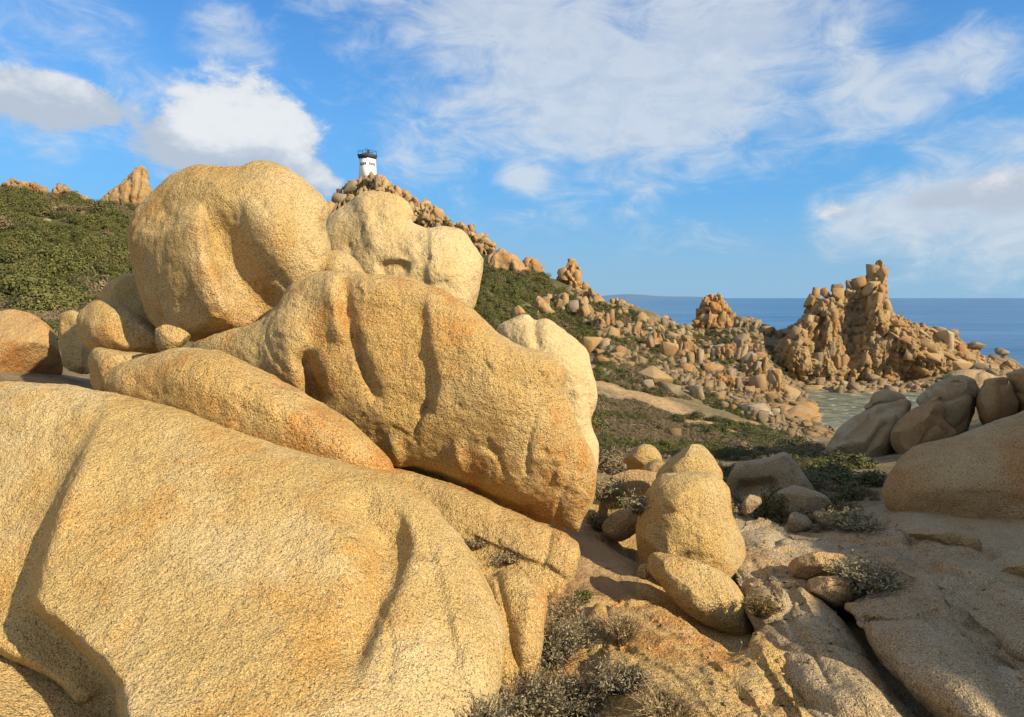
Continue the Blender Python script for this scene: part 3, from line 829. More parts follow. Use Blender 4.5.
boulder('bedrock_slab', 'long grey bedrock ridge sloping down right of the tongue shaped boulder', 'grey', [(730, 560), (738, 528), (760, 518), (790, 530), (812, 560), (835, 600), (860, 640), (895, 690), (940, 740), (1000, 830), (880, 860), (800, 760), (770, 680), (742, 610)], 4.0, (0, 0), 0.40, 0.4, px=1.8,
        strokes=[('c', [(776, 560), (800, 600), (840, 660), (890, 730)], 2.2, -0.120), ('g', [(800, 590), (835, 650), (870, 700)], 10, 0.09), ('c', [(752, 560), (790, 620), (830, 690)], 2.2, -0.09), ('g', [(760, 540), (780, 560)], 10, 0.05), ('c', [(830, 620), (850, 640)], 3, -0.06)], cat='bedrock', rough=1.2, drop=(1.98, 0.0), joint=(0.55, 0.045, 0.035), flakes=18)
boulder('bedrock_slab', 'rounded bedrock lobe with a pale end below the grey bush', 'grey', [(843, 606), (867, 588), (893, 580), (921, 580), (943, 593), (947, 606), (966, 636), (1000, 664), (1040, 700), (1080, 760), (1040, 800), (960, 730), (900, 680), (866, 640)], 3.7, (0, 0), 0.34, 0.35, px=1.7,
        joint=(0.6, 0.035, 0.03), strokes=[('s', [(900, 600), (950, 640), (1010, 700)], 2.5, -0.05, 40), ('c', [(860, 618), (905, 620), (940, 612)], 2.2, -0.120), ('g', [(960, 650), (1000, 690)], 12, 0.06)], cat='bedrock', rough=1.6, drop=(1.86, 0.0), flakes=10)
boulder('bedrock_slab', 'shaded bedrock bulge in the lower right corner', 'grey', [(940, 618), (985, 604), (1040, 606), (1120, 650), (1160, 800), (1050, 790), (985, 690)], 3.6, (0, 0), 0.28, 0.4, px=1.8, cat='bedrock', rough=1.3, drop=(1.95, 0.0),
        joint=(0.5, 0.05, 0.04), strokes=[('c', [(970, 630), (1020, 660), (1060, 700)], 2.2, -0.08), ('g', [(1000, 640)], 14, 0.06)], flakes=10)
boulder('stone', 'rust brown humped stone left of the grey bush', 'brown', [(788, 567), (799, 556), (821, 551), (846, 556), (850, 570), (830, 580), (804, 578)], 4.3, front=0.16, back=0.2, px=1.6, cat='stone', power=0.42, facets=(8, 0.62, 0.92))
boulder('stone', 'cracked stone below the rust brown humped stone', 'brown', [(802, 582), (825, 576), (842, 577), (855, 588), (852, 602), (830, 608), (810, 594)], 4.05, front=0.14, back=0.18, px=1.6, cat='stone', strokes=[('c', [(815, 590), (845, 586)], 2, -0.04)], power=0.42, facets=(8, 0.62, 0.92))
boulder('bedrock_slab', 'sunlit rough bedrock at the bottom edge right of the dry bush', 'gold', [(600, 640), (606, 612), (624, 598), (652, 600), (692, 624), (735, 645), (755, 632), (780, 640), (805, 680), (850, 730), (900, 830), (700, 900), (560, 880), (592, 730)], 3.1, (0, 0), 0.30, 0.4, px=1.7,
        strokes=[('c', [(640, 612), (690, 645), (740, 690), (770, 730)], 2.2, -0.07), ('c', [(616, 640), (680, 680), (720, 730)], 2.2, -0.06), ('c', [(748, 645), (780, 690), (800, 730)], 2.2, -0.08), ('g', [(762, 650), (800, 710)], 9, 0.06), ('g', [(640, 670), (700, 720)], 14, 0.04), ('c', [(700, 640), (745, 665)], 3, -0.05), ('g', [(660, 630), (720, 665)], 9, 0.04)], cat='bedrock', rough=1.7, drop=(1.88, 0.0), joint=(0.5, 0.03, 0.025), flakes=16)
boulder('bedrock_slab', 'narrow rock rib rising from the middle of the dry bush', 'gold', [(586, 630), (594, 604), (606, 606), (610, 640), (607, 700), (604, 780), (578, 790), (582, 700)], 3.15, (0, -0.6), 0.12, 0.3, px=1.8, cat='bedrock', rough=1.5)
boulder('stone', 'pebble sized stone at the foot of the egg shaped boulder', 'gold', [(638, 572), (643, 565), (650, 568), (649, 577), (641, 578)], 4.3, front=0.04, back=0.04, px=1.2, cat='stone', power=0.42, facets=(8, 0.62, 0.92))
boulder('stone', 'small rounded stone below the tip of the tongue shaped boulder', 'gold', [(734, 658), (742, 650), (752, 655), (752, 668), (740, 670)], 3.5, front=0.05, back=0.06, px=1.2, cat='stone', power=0.42, facets=(8, 0.62, 0.92))


def lump(name, label, mat, centre, radii, seed, sub=5, rough=0.12, cat='boulder'):
    bm = bmesh.new(); bmesh.ops.create_icosphere(bm, subdivisions=sub, radius=1)
    me = bpy.data.meshes.new(name); bm.to_mesh(me); bm.free()
    co, _ = get_co(me)
    r = 1 + rough * 2 * fbm(co * 1.3 + seed * 7.1, 4) - 0.25 * rough
    co = co * r[:, None] * np.array(radii)
    co[:, 2] += radii[2]
    me.vertices.foreach_set('co', co.astype(np.float32).ravel()); me.update()
    me.polygons.foreach_set('use_smooth', np.ones(len(me.polygons), bool))
    me.materials.append(M[mat])
    o = obj(name, me, None, label=label, category=cat)
    o.location = (centre[0], centre[1], centre[2] - radii[2])
    return o


# the outcrops that go on to the right of the picture and shade the gully
lump('granite_outcrop', 'tall granite outcrop just outside the right edge, shading the gully', 'brown', (8.5, -0.8, EYE - 1.6), (2.3, 5.6, 4.5), 3, cat='outcrop')
lump('granite_outcrop', 'second granite outcrop outside the right edge, beside the giant shaded boulder', 'brown', (8.9, 4.9, EYE - 2.0), (2.3, 3.4, 4.2), 5, cat='outcrop')
lump('granite_outcrop', 'third granite outcrop outside the right edge, beside the rusty boulders', 'brown', (15.8, 12.2, EYE - 2.0), (3.2, 5.0, 5.4), 6, cat='outcrop')
# ------------------------------------------------------------------ far rocks
from mathutils.bvhtree import BVHTree

M['far_tan'] = granite('far_granite_tan', (0.41, 0.265, 0.115), (0.48, 0.345, 0.175), (0.44, 0.20, 0.055), 0.5, scale=0.35, grain=1.6, speck=0.35, rand=0.5, lichen=0.35)
M['far_orange'] = granite('far_granite_orange', (0.46, 0.285, 0.115), (0.48, 0.345, 0.175), (0.46, 0.20, 0.05), 0.8, scale=0.35, grain=1.6, speck=0.35, rand=0.4, lichen=0.25)
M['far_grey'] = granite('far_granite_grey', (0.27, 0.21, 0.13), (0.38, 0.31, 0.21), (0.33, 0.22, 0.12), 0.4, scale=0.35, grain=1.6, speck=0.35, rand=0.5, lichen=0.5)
M['far_pale'] = granite('far_granite_pale', (0.44, 0.35, 0.22), (0.51, 0.42, 0.28), (0.44, 0.31, 0.17), 0.4, scale=0.35, grain=1.4, speck=0.3, rand=0.4, lichen=0.25)

M['scree'] = granite('scree_granite', (0.31, 0.22, 0.115), (0.42, 0.325, 0.195), (0.42, 0.225, 0.085), 0.4, scale=0.35, grain=1.6, speck=0.35, lichen=0.3, island=True)


def block_shape(seed, npts=13, bevel=0.07):
    """angular joint block: hull of points spread over a squared-off body, edges worn"""
    rg = np.random.default_rng(seed)
    p = rg.normal(size=(npts, 3)); p /= np.linalg.norm(p, axis=1)[:, None]
    p = np.sign(p) * np.abs(p) ** 0.55
    p *= rg.uniform(0.8, 1.0, (npts, 1))
    bm = bmesh.new()
    for q in p:
        bm.verts.new(q)
    r = bmesh.ops.convex_hull(bm, input=bm.verts)
    bmesh.ops.delete(bm, geom=list({g for g in r['geom_interior'] + r['geom_unused'] if isinstance(g, bmesh.types.BMVert)}), context='VERTS')
    bmesh.ops.dissolve_limit(bm, angle_limit=R(16), verts=bm.verts, edges=bm.edges)
    if bevel:
        bmesh.ops.bevel(bm, geom=bm.edges[:], offset=bevel, segments=1, affect='EDGES')
    bmesh.ops.triangulate(bm, faces=bm.faces)
    bmesh.ops.recalc_face_normals(bm, faces=bm.faces)
    bm.verts.index_update()
    v = np.array([x.co[:] for x in bm.verts]); f = np.array([[x.index for x in q.verts] for q in bm.faces]); bm.free()
    v -= (v.max(0) + v.min(0)) / 2
    return v / np.abs(v).max(0), f


BLOCKS = [block_shape(100 + k, 10 + k % 5, 0.05 if k % 2 else 0.0) for k in range(14)]
_bm = {}


def block_mesh(k, mat):
    if (k, mat) not in _bm:
        _bm[(k, mat)] = mesh_np('rock_block', *BLOCKS[k], [M[mat]], smooth=False)
    return _bm[(k, mat)]


def bvh_of(me, loc):
    co, _ = get_co(me)
    return BVHTree.FromPolygons([Vector(c) + Vector(loc) for c in co], [p.vertices[:] for p in me.polygons])


CAM = Vector((0, 0, EYE))


def outcrop(name, label, outline, Y0, mat, blocks=(), fill=8.0, nfill=100, tilt=(0, 0), front=3.0, back=4.0, angle=0, fmats=None, seed=1, sizes=(0.6, 1.4), flat=1.0, strokes=(), px=1.0, cat='outcrop', region=None, joint=9.0):
    """a rock mass: a solid core with the jointed blocks that stand proud of it as parts"""
    rg = random.Random(seed)
    co, fa = inflate(outline, Y0, tilt, front, back, strokes, 90)
    me = remeshed(co, fa, px * Y0 / F, 0)
    s = Y0 / F
    roughen(me, seed, ((14 * s, 2.2 * s, 3),))
    jointed(me, joint * s, (1, 1, 0.28), seed, 0.55 * joint * s, 0.25 * joint * s)
    jointed(me, joint * 0.55 * s, (1, 1, 0.8), seed + 3, 0.18 * joint * s, 0.08 * joint * s)
    roughen(me, seed, ((3.0 * s, 0.5 * s, 2),))
    me.polygons.foreach_set('use_smooth', np.ones(len(me.polygons), bool))
    me.materials.clear(); me.materials.append(M[mat])
    c, _ = get_co(me)
    base = np.array([c[:, 0].mean(), c[:, 1].mean(), c[:, 2].min()])
    root = link(bpy.data.objects.new(name, None), None, label=label, category=cat)
    root.location = base; root.empty_display_size = 0.5
    bv = bvh_of(me, (0, 0, 0))
    rebase(me, base); me.name = 'rock_core'
    obj('rock_core', me, root)
    poly = catmull(outline); lo, hi = poly.min(0), poly.max(0)
    todo = [(x, y, w, h, a, m) for (x, y, w, h, a, m) in blocks]
    tries = 0
    while tries < nfill * 6 and len(todo) < len(blocks) + nfill:
        tries += 1
        x, y = rg.uniform(lo[0], hi[0]), rg.uniform(lo[1], hi[1])
        if not inside(poly, np.array([x]), np.array([y]))[0]:
            continue
        if region and not region(x, y):
            continue
        k = fill * rg.uniform(*sizes)
        a = angle(x, y) if callable(angle) else angle
        m = fmats(x, y, rg) if fmats else mat
        if abs(a) > 20:                      # slabs lying along the slope
            todo.append((x, y, k * rg.uniform(1.6, 3.0), k * rg.uniform(0.6, 1.0), a + rg.uniform(-10, 10), m))
        else:                                # upright joint columns
            todo.append((x, y, k * rg.uniform(0.6, 1.1), k * rg.uniform(1.2, 2.4) * flat, a + rg.uniform(-14, 14), m))
    for (x, y, w, h, a, m) in todo:
        d = Vector(view_dir(x, y))
        loc, nrm, i, dist = bv.ray_cast(CAM, d)
        if loc is None:
            # just off the core's edge: take the depth of the core beside it
            loc, nrm, i, dist = bv.find_nearest(CAM + d * (Y0 / d.y))
            if loc is None:
                continue
            loc = CAM + d * ((loc.y - 0.2 * w * loc.y / F) / d.y)
        sc = loc.y / F
        o = link(bpy.data.objects.new('rock_block', block_mesh(rg.randrange(14), m)), root)
        dep = rg.uniform(0.75, 1.1) * (w + h) / 2
        o.scale = (w * sc / 2, dep * sc / 2, h * sc / 2)
        o.rotation_euler = (rg.uniform(-.25, .25), R(a), rg.uniform(-.5, .5))
        o.location = loc + d * (dep * sc * 0.26) - Vector(base)
    return root


def far_rock(name, label, mat, outline, Y0, front, back, strokes=(), px=1.0, rough=1.0, cat='boulder', group=None, tilt=(0, 0)):
    co, fa = inflate(outline, Y0, tilt, front, back, strokes, 80)
    me = remeshed(co, fa, px * Y0 / F, 1)
    SEED[0] += 1
    s = Y0 / F
    jointed(me, 13 * s, (1, 1, .6), SEED[0], 1.0 * s * rough, 0.8 * s * rough)
    roughen(me, SEED[0], ((9 * s, 1.4 * rough * s, 3), (3 * s, 0.6 * rough * s, 2)))
    me.polygons.foreach_set('use_smooth', np.ones(len(me.polygons), bool))
    me.materials.clear(); me.materials.append(M[mat])
    co, _ = get_co(me)
    base = np.array([co[:, 0].mean(), co[:, 1].mean(), co[:, 2].min()])
    rebase(me, base); me.name = name
    o = obj(name, me, None, label=label, category=cat)
    o.location = base
    if group:
        o['group'] = group
    return o


# --- the pinnacle on the point
def pin_mat(x, y, rg):
    if x > 888 and y > 325:
        return rg.choice(['far_orange', 'far_orange', 'far_tan'])
    if 835 < x < 885 and 308 < y < 340:
        return 'far_grey'
    return rg.choice(['far_tan', 'far_tan', 'far_orange', 'far_grey'])


A_, T_, G_, L_ = 'far_orange', 'far_tan', 'far_grey', 'far_pale'
outcrop('pinnacle_outcrop', 'jagged sea stack crag crowned by a leaning pinnacle, right of the cove',
        [(768, 380), (776, 346), (800, 318), (812, 302), (826, 295), (838, 291), (850, 288), (860, 283), (868, 270), (874, 263), (879, 259), (884, 263), (886, 290), (890, 306), (905, 318), (930, 326), (955, 336), (980, 350), (1012, 362), (1030, 378), (1000, 392), (900, 392), (830, 392)],
        112, T_, [
            (872.5, 273, 12, 20, 24, T_), (882, 272, 8, 22, 2, A_), (880, 264, 5, 9, 0, G_), (871, 289, 13, 16, 10, T_), (881.5, 291, 10, 15, 0, A_), (881.6, 283, 8, 7, 0, A_),
            (859, 283, 14, 13, 0, T_), (849.5, 286, 8, 12, 10, G_), (859, 294, 12, 12, 0, T_), (837, 288, 12, 8, 0, G_), (838, 296, 12, 16, 0, A_), (826, 293, 10, 12, 0, T_), (816, 294, 9, 12, 10, T_), (810, 302, 9, 15, 25, A_),
            (873, 306, 14, 20, 5, T_), (886, 306, 10, 16, -10, A_), (862, 306, 11, 13, 0, T_), (810, 311, 8, 14, 10, T_), (809, 321, 9, 13, 15, T_), (798, 334, 14, 15, 25, T_), (793, 346, 13, 13, 0, A_), (803, 340, 10, 12, 0, T_),
            (833, 320, 10, 17, 10, A_), (824, 309, 9, 17, -8, T_), (824, 328, 7, 6, 0, L_), (858, 341, 14, 13, 0, T_), (869, 346, 15, 13, 0, T_), (868, 361, 17, 14, 0, T_), (882, 345, 10, 14, -10, T_), (850, 355, 10, 16, 0, G_),
            (907, 333, 26, 8, 30, A_), (908, 342, 24, 10, 25, A_), (895, 347, 15, 10, 20, T_), (923, 334, 24, 7, 30, T_), (944, 342, 8, 30, -32, L_), (909, 355, 17, 13, 10, A_), (928, 347, 20, 10, 25, T_), (929, 357, 18, 12, 20, A_),
            (960, 351, 9, 15, -25, T_), (957, 365, 32, 17, 15, T_), (996, 360, 15, 9, 30, G_), (1001, 353, 14, 8, 25, G_), (976, 346, 14, 9, 20, G_), (893, 322, 12, 8, 30, A_), (900, 326, 16, 8, 30, A_), (940, 330, 13, 7, 15, G_), (953, 333, 10, 8, 0, G_)],
        fill=7.5, nfill=90, flat=1.0, front=7, back=9, tilt=(0.6, -4), angle=lambda x, y: 30 if x > 888 else 0, fmats=pin_mat, seed=5, sizes=(0.45, 1.5),
        strokes=[('g', [(856, 312), (848, 350)], 14, -4.0), ('g', [(880, 270), (878, 320)], 8, 3.0), ('g', [(800, 330), (795, 360)], 12, 3.0), ('g', [(905, 335), (930, 360)], 16, 3.0), ('g', [(820, 320), (815, 350)], 6, -2.5)])
outcrop('saddle_outcrop', 'rocky ridge, coloured dark for its shade, linking the head shaped crag to the pinnacle crag', [(734, 340), (738, 322), (746, 316), (756, 317), (768, 324), (784, 330), (800, 322), (806, 345), (790, 356), (755, 352)], 124, G_,
        [(745, 321, 12, 9, 0, G_), (756, 324, 11, 9, 0, G_), (770, 330, 12, 9, 0, G_), (786, 334, 12, 9, 0, G_)], fill=6, nfill=45, front=4, back=5, seed=9, fmats=lambda x, y, r: r.choice([G_, G_, G_, T_]))  # the shadow on this ridge is put into its grey rock colour
# --- head-shaped rock on the saddle
outcrop('head_outcrop', 'rounded head shaped rust coloured crag on the saddle before the sea', [(690, 340), (692, 325), (697, 309), (704, 297), (714, 293), (722, 296), (728, 306), (736, 312), (742, 322), (746, 342), (715, 348)], 130, A_,
        [(710, 300, 18, 9, 0, A_), (722, 303, 8, 15, -6, T_), (701, 312, 10, 8, 0, T_), (712, 308, 15, 6, -8, A_), (708, 318, 18, 8, 0, T_), (722, 318, 9, 14, 0, A_), (732, 318, 8, 12, 0, T_), (698, 323, 12, 8, 0, A_), (712, 325, 14, 8, 0, T_)],
        fill=5, nfill=10, front=4, back=5, seed=8)
# --- ridge of the tower hill
outcrop('crest_outcrop', 'jointed rock crest under the white tower running down the ridge',
        [(328, 214), (336, 196), (344, 186), (352, 180), (362, 177), (378, 177), (390, 181), (402, 189), (420, 201), (440, 209), (452, 218), (470, 229), (484, 238), (497, 249), (500, 262), (480, 262), (440, 240), (400, 226), (360, 222)], 192, T_,
        [(352, 188, 18, 14, 0, G_), (340, 200, 16, 14, 0, G_), (367, 184, 10, 18, 8, T_), (385, 187, 11, 16, 15, T_), (398, 192, 9, 15, 18, A_), (424, 208, 9, 18, 20, A_), (438, 214, 14, 14, 10, A_), (472, 229, 9, 10, 0, T_), (486, 241, 22, 8, 32, A_)],
        fill=7, nfill=20, joint=12.0, front=6, back=8, tilt=(-5, -6), angle=12, fmats=lambda x, y, r: r.choice([T_, T_, A_, G_]), seed=11)
far_rock('boulder', 'great orange cleft boulder on the hillside right of the pale sunlit boulder', A_, [(484, 276), (486, 260), (497, 249), (502, 247), (514, 255), (527, 267), (529, 276), (535, 282), (528, 288), (512, 289), (498, 284)], 150, 4, 5,
         [('s', [(498, 250), (495, 284)], 1.5, -1.2, 20), ('g', [(512, 262), (520, 274)], 4, 0.7), ('c', [(510, 265), (514, 275)], 1.5, -0.7)], rough=1.3)
far_rock('boulder', 'tan boulder just below the great orange cleft boulder', T_, [(510, 292), (512, 280), (518, 276), (524, 284), (523, 291)], 148, 1.6, 2)
far_rock('boulder', 'cracked tan boulder on the ridge behind the great orange cleft boulder', T_, [(520, 264), (526, 257), (532, 256), (538, 262), (545, 273), (534, 280), (522, 278)], 158, 3, 3, [('c', [(530, 258), (533, 276)], 1.5, -1.0)], rough=1.4)
outcrop('knob_outcrop', 'orange rock knob standing out on the lower ridge against the sky', [(555, 282), (560, 270), (566, 263), (573, 260), (580, 267), (583, 280), (588, 292), (575, 294), (560, 290)], 154, A_,
        [(571, 266, 12, 12, 0, A_), (565, 274, 13, 14, 0, A_), (577, 277, 9, 18, 0, A_), (561, 280, 9, 8, 0, T_), (585, 286, 8, 9, 0, T_)], fill=5, nfill=8, front=3, back=4, seed=12)
far_rock('boulder', 'leaning orange boulder among the green shrubs of the hillside', A_, [(534, 303), (538, 296), (544, 300), (554, 310), (552, 314), (545, 316), (537, 310)], 112, 1.6, 2)
far_rock('boulder', 'tan boulder poking up behind the pale cream boulder', T_, [(511, 312), (516, 305), (521, 306), (526, 314), (522, 322), (513, 320)], 104, 1.3, 1.6)
outcrop('spur_outcrop', 'low row of orange crags at the foot of the ridge beside the sea', [(606, 308), (612, 299), (620, 299), (630, 305), (640, 309), (650, 316), (645, 322), (620, 320)], 147, A_,
        [(613, 303, 7, 9, 0, A_), (620, 304, 6, 10, 0, T_), (627, 308, 6, 9, 0, A_), (634, 310, 7, 9, 0, A_), (642, 314, 9, 7, 20, A_)], fill=4.5, nfill=14, front=2, back=3, seed=13)
for i, (x, y, w, h, lab) in enumerate(((596, 299, 18, 14, 'tan crag on the ridge line just right of the orange knob'), (585, 312, 22, 18, 'jagged tan crag on the hill flank below the orange knob'), (606, 322, 26, 16, 'broken crag low on the hill flank left of the spur'),
                                        (560, 305, 18, 14, 'small jagged crag among shrubs left below the orange knob'), (632, 332, 24, 14, 'low crag at the foot of the hill above the bare terrace'), (655, 343, 26, 14, 'weathered crag right of the bare terrace'),
                                        (688, 350, 26, 20, 'upright slabby crag in front of the head shaped crag'), (730, 352, 30, 16, 'broken crag below the saddle right of the head shaped crag'), (760, 368, 34, 20, 'jagged crag at the top of the boulder field'), (725, 382, 34, 18, 'dark shattered crag in the middle of the boulder field'), (778, 388, 24, 22, 'tan shattered crag beside the head of the cove'))):
    Yc = float(hit(x, y + h * 0.4)[1])
    outcrop('crag', lab, [(x - w * .55, y + h * .6), (x - w * .5, y), (x - w * .2, y - h * .45), (x + w * .15, y - h * .5), (x + w * .45, y - h * .1), (x + w * .6, y + h * .6)], Yc, T_ if i % 3 else A_, fill=8.5, nfill=9, front=w * Yc / F * .25, back=w * Yc / F * .3, seed=60 + i, joint=6.0, px=1.3,
            fmats=lambda x, y, r: r.choice([T_, T_, A_, G_, L_]), angle=(i * 37) % 30 - 15, sizes=(0.6, 1.3))
far_rock('boulder', 'lone dark boulder on the saddle between the ridge and the head shaped crag', G_, [(656, 324), (659, 317), (665, 314), (671, 318), (673, 324), (665, 327)], 134, 1.4, 1.6)
# --- left skyline
far_rock('fang_rock', 'pale orange fang of fluted rock on the left skyline', A_, [(96, 206), (104, 195), (112, 188), (124, 180), (132, 170), (138, 166), (146, 167), (150, 180), (152, 212), (120, 214)], 112, 3, 3.5,
         [('c', [(140, 172), (136, 200)], 1.6, -0.8), ('c', [(130, 180), (128, 205)], 1.6, -0.7), ('c', [(145, 178), (144, 205)], 1.6, -0.7), ('c', [(118, 188), (120, 206)], 1.5, -0.5)], rough=1.2)
outcrop('skyline_outcrop', 'low orange rocks on the skyline at the far left', [(-10, 184), (6, 182), (12, 178), (18, 181), (29, 181), (38, 186), (46, 193), (25, 194), (0, 192)], 98, A_, [(14, 182, 8, 7, 20, A_), (25, 185, 12, 7, 10, T_), (36, 189, 10, 5, 25, A_), (5, 185, 8, 5, 0, T_)], fill=5, nfill=6, front=1.5, back=2, seed=21)
outcrop('skyline_outcrop', 'broken orange rocks on the skyline between the far left rocks and the fang', [(53, 193), (58, 187), (68, 189), (78, 191), (87, 197), (91, 206), (80, 209), (64, 201)], 101, A_, [(60, 190, 8, 6, 20, A_), (72, 194, 14, 7, 15, T_), (83, 202, 10, 9, 0, A_), (66, 198, 9, 5, 20, T_)], fill=5, nfill=5, front=1.5, back=2, seed=22)


# --- tower on the crest
def white_paint():
    m, b, pr = new_mat('white_render')
    co = b.n('ShaderNodeTexCoord').outputs['Object']
    n = b.noise(co, 1.2, 7, 0.65)
    b._in(pr.inputs['Base Color'], b.mix(b.ramp(n, 0.4, 0.75, 0, 0.5), (0.80, 0.79, 0.76), (0.62, 0.60, 0.55)))
    pr.inputs['Roughness'].default_value = 0.85
    return m


def plain(name, col, rough=0.7, var=0.25):
    m, b, pr = new_mat(name)
    co = b.n('ShaderNodeTexCoord').outputs['Object']
    n = b.noise(co, 6.0, 5, 0.6)
    b._in(pr.inputs['Base Color'], b.mix(b.ramp(n, 0.35, 0.7, 0, var), col, tuple(c * 0.45 for c in col)))
    pr.inputs['Roughness'].default_value = rough
    return m


M['white'] = white_paint()
M['black'] = plain('dark_band', (0.035, 0.038, 0.045))
M['pane'] = plain('window_dark', (0.06, 0.065, 0.075), 0.3)


def box_me(name, cx, cy, z0, z1, hx0, hy0, hx1=None, hy1=None, mat='white'):
    hx1 = hx0 if hx1 is None else hx1; hy1 = hy0 if hy1 is None else hy1
    co = [(cx + sx * hx0, cy + sy * hy0, z0) for sx, sy in ((-1, -1), (1, -1), (1, 1), (-1, 1))] + [(cx + sx * hx1, cy + sy * hy1, z1) for sx, sy in ((-1, -1), (1, -1), (1, 1), (-1, 1))]
    return mesh_np(name, co, [(3, 2, 1, 0), (4, 5, 6, 7), (0, 1, 5, 4), (1, 2, 6, 5), (2, 3, 7, 6), (3, 0, 4, 7)], [M[mat]], smooth=False)


tp = at(368, 186, 200)
tower = link(bpy.data.objects.new('signal_tower', None), None, label='square white signal tower with black parapet on the rocky crest', category='tower')
tower.location = tp; tower.rotation_euler = (0, 0, R(-32.5))
wall = obj('wall', box_me('wall', 0, 0, 0, 8.0, 1.95, 1.95, 1.72, 1.72), tower)
obj('parapet', box_me('parapet', 0, 0, 8.0, 9.1, 1.85, 1.85, 2.12, 2.12, 'black'), tower)
obj('roof_deck', box_me('roof_deck', 0, 0, 9.1, 9.22, 2.0, 2.0, mat='black'), tower)
for sgn in (-1, 0, 1):
    for face in ('x', 'y'):
        if face == 'y':
            obj('window', box_me('window', sgn * 0.85, -1.78, 5.9, 6.7, 0.30, 0.06, mat='pane'), tower)
        else:
            obj('window', box_me('window', 1.78, sgn * 0.85, 5.9, 6.7, 0.06, 0.30, mat='pane'), tower)
for sx, sy in ((-1.9, -1.9), (0, -1.9), (1.9, -1.9), (-1.9, 0), (1.9, 0), (-1.9, 1.9), (0, 1.9), (1.9, 1.9)):
    obj('railing_post', box_me('railing_post', sx, sy, 9.2, 10.25, 0.05, 0.05, mat='black'), tower)
for k, (a, c) in enumerate(((0, -1.9), (0, 1.9))):
    obj('railing', box_me('railing', a, c, 10.18, 10.26, 1.95, 0.045, mat='black'), tower)
    obj('railing', box_me('railing', c, a, 10.19, 10.27, 0.045, 1.84, mat='black'), tower)
lamp = obj('lamp_housing', box_me('lamp_housing', 0.3, 0.2, 9.2, 10.6, 0.35, 0.35, 0.25, 0.25, mat='black'), tower)
obj('mast', box_me('mast', -0.9, 0.4, 9.2, 11.6, 0.05, 0.05, mat='black'), tower)

# --- distant coast on the horizon
M['coast'] = plain('distant_coast', (0.10, 0.17, 0.27), 0.95, 0.1)  # distance haze is put into the coast's blue colour
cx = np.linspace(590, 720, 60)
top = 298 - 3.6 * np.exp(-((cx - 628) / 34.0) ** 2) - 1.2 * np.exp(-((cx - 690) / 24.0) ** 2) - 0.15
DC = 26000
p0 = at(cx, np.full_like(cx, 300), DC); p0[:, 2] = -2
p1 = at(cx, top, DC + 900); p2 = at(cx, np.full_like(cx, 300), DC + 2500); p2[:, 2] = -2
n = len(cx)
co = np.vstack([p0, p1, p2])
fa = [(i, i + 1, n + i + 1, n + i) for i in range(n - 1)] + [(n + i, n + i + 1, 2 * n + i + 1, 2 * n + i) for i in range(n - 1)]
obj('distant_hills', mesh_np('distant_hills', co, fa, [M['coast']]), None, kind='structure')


# ------------------------------------------------------------------ scattered rocks
def poly_world(pts):
    return np.array([hit(*p)[:2] for p in pts])


def clumped(poly, n, rg, wave=7.0, thr=0.0, seed=0.0):
    p = scatter(poly, n * 4, rg)
    f = fbm(np.stack([p[:, 0], p[:, 1], 0 * p[:, 0]], 1) / wave + seed, 3) + rg.normal(size=len(p)) * 0.12
    return p[f > thr][:n]


def scatter(poly, n, rg):
    lo, hi = poly.min(0), poly.max(0)
    out = []
    while len(out) < n:
        x = rg.uniform(lo[0], hi[0], n * 3); y = rg.uniform(lo[1], hi[1], n * 3)
        m = inside(poly, x, y)
        out += list(zip(x[m], y[m]))
    return np.array(out[:n])


FIELD = poly_world([(645, 372), (690, 352), (745, 342), (785, 352), (800, 372), (795, 388), (815, 405), (825, 425), (760, 424), (735, 416), (690, 395), (650, 385)])
SLOPE = poly_world([(598, 335), (640, 322), (700, 332), (760, 338), (770, 350), (690, 352), (640, 368), (600, 380)])
RIDGE = poly_world([(575, 290), (600, 306), (645, 320), (640, 335), (600, 335), (560, 322), (530, 318), (550, 300)])
SHORE = poly_world([(775, 384), (800, 372), (850, 374), (910, 374), (960, 370), (1015, 372), (1005, 385), (900, 393), (850, 395), (825, 390), (800, 392)])
BEACH = poly_world([(775, 415), (800, 405), (825, 420), (838, 434), (800, 436), (760, 430)])
rg = np.random.default_rng(31)


HUE = {'far_tan': 'tan', 'far_orange': 'rust orange', 'far_grey': 'dark grey', 'far_pale': 'pale'}


def place_block(name, x, y, w, mat, label, group, tall=1.0, z=None, k=None):
    s = w / 2
    label = ('large ' if w > 2.2 else 'middle sized ' if w > 1.2 else 'small ') + HUE[mat] + ' ' + label
    o = link(bpy.data.objects.new(name, block_mesh(int(rg.integers(14)) if k is None else k, mat)), None, label=label, category='boulder', group=group)
    o.scale = (s * rg.uniform(.8, 1.25), s * rg.uniform(.75, 1.2), s * rg.uniform(.55, .95) * tall)
    o.rotation_euler = (rg.uniform(-.4, .4), rg.uniform(-.4, .4), rg.uniform(0, 6.28))
    gz = float(max(ground_z([x], [y])[0], -0.5)) if z is None else z
    o.location = (x, y, gz + o.scale[2] * 0.35)
    return o


def pick(p):
    return [L_, T_, T_, G_, T_, A_][int(rg.integers(6))] if p else [T_, G_, A_, T_][int(rg.integers(4))]


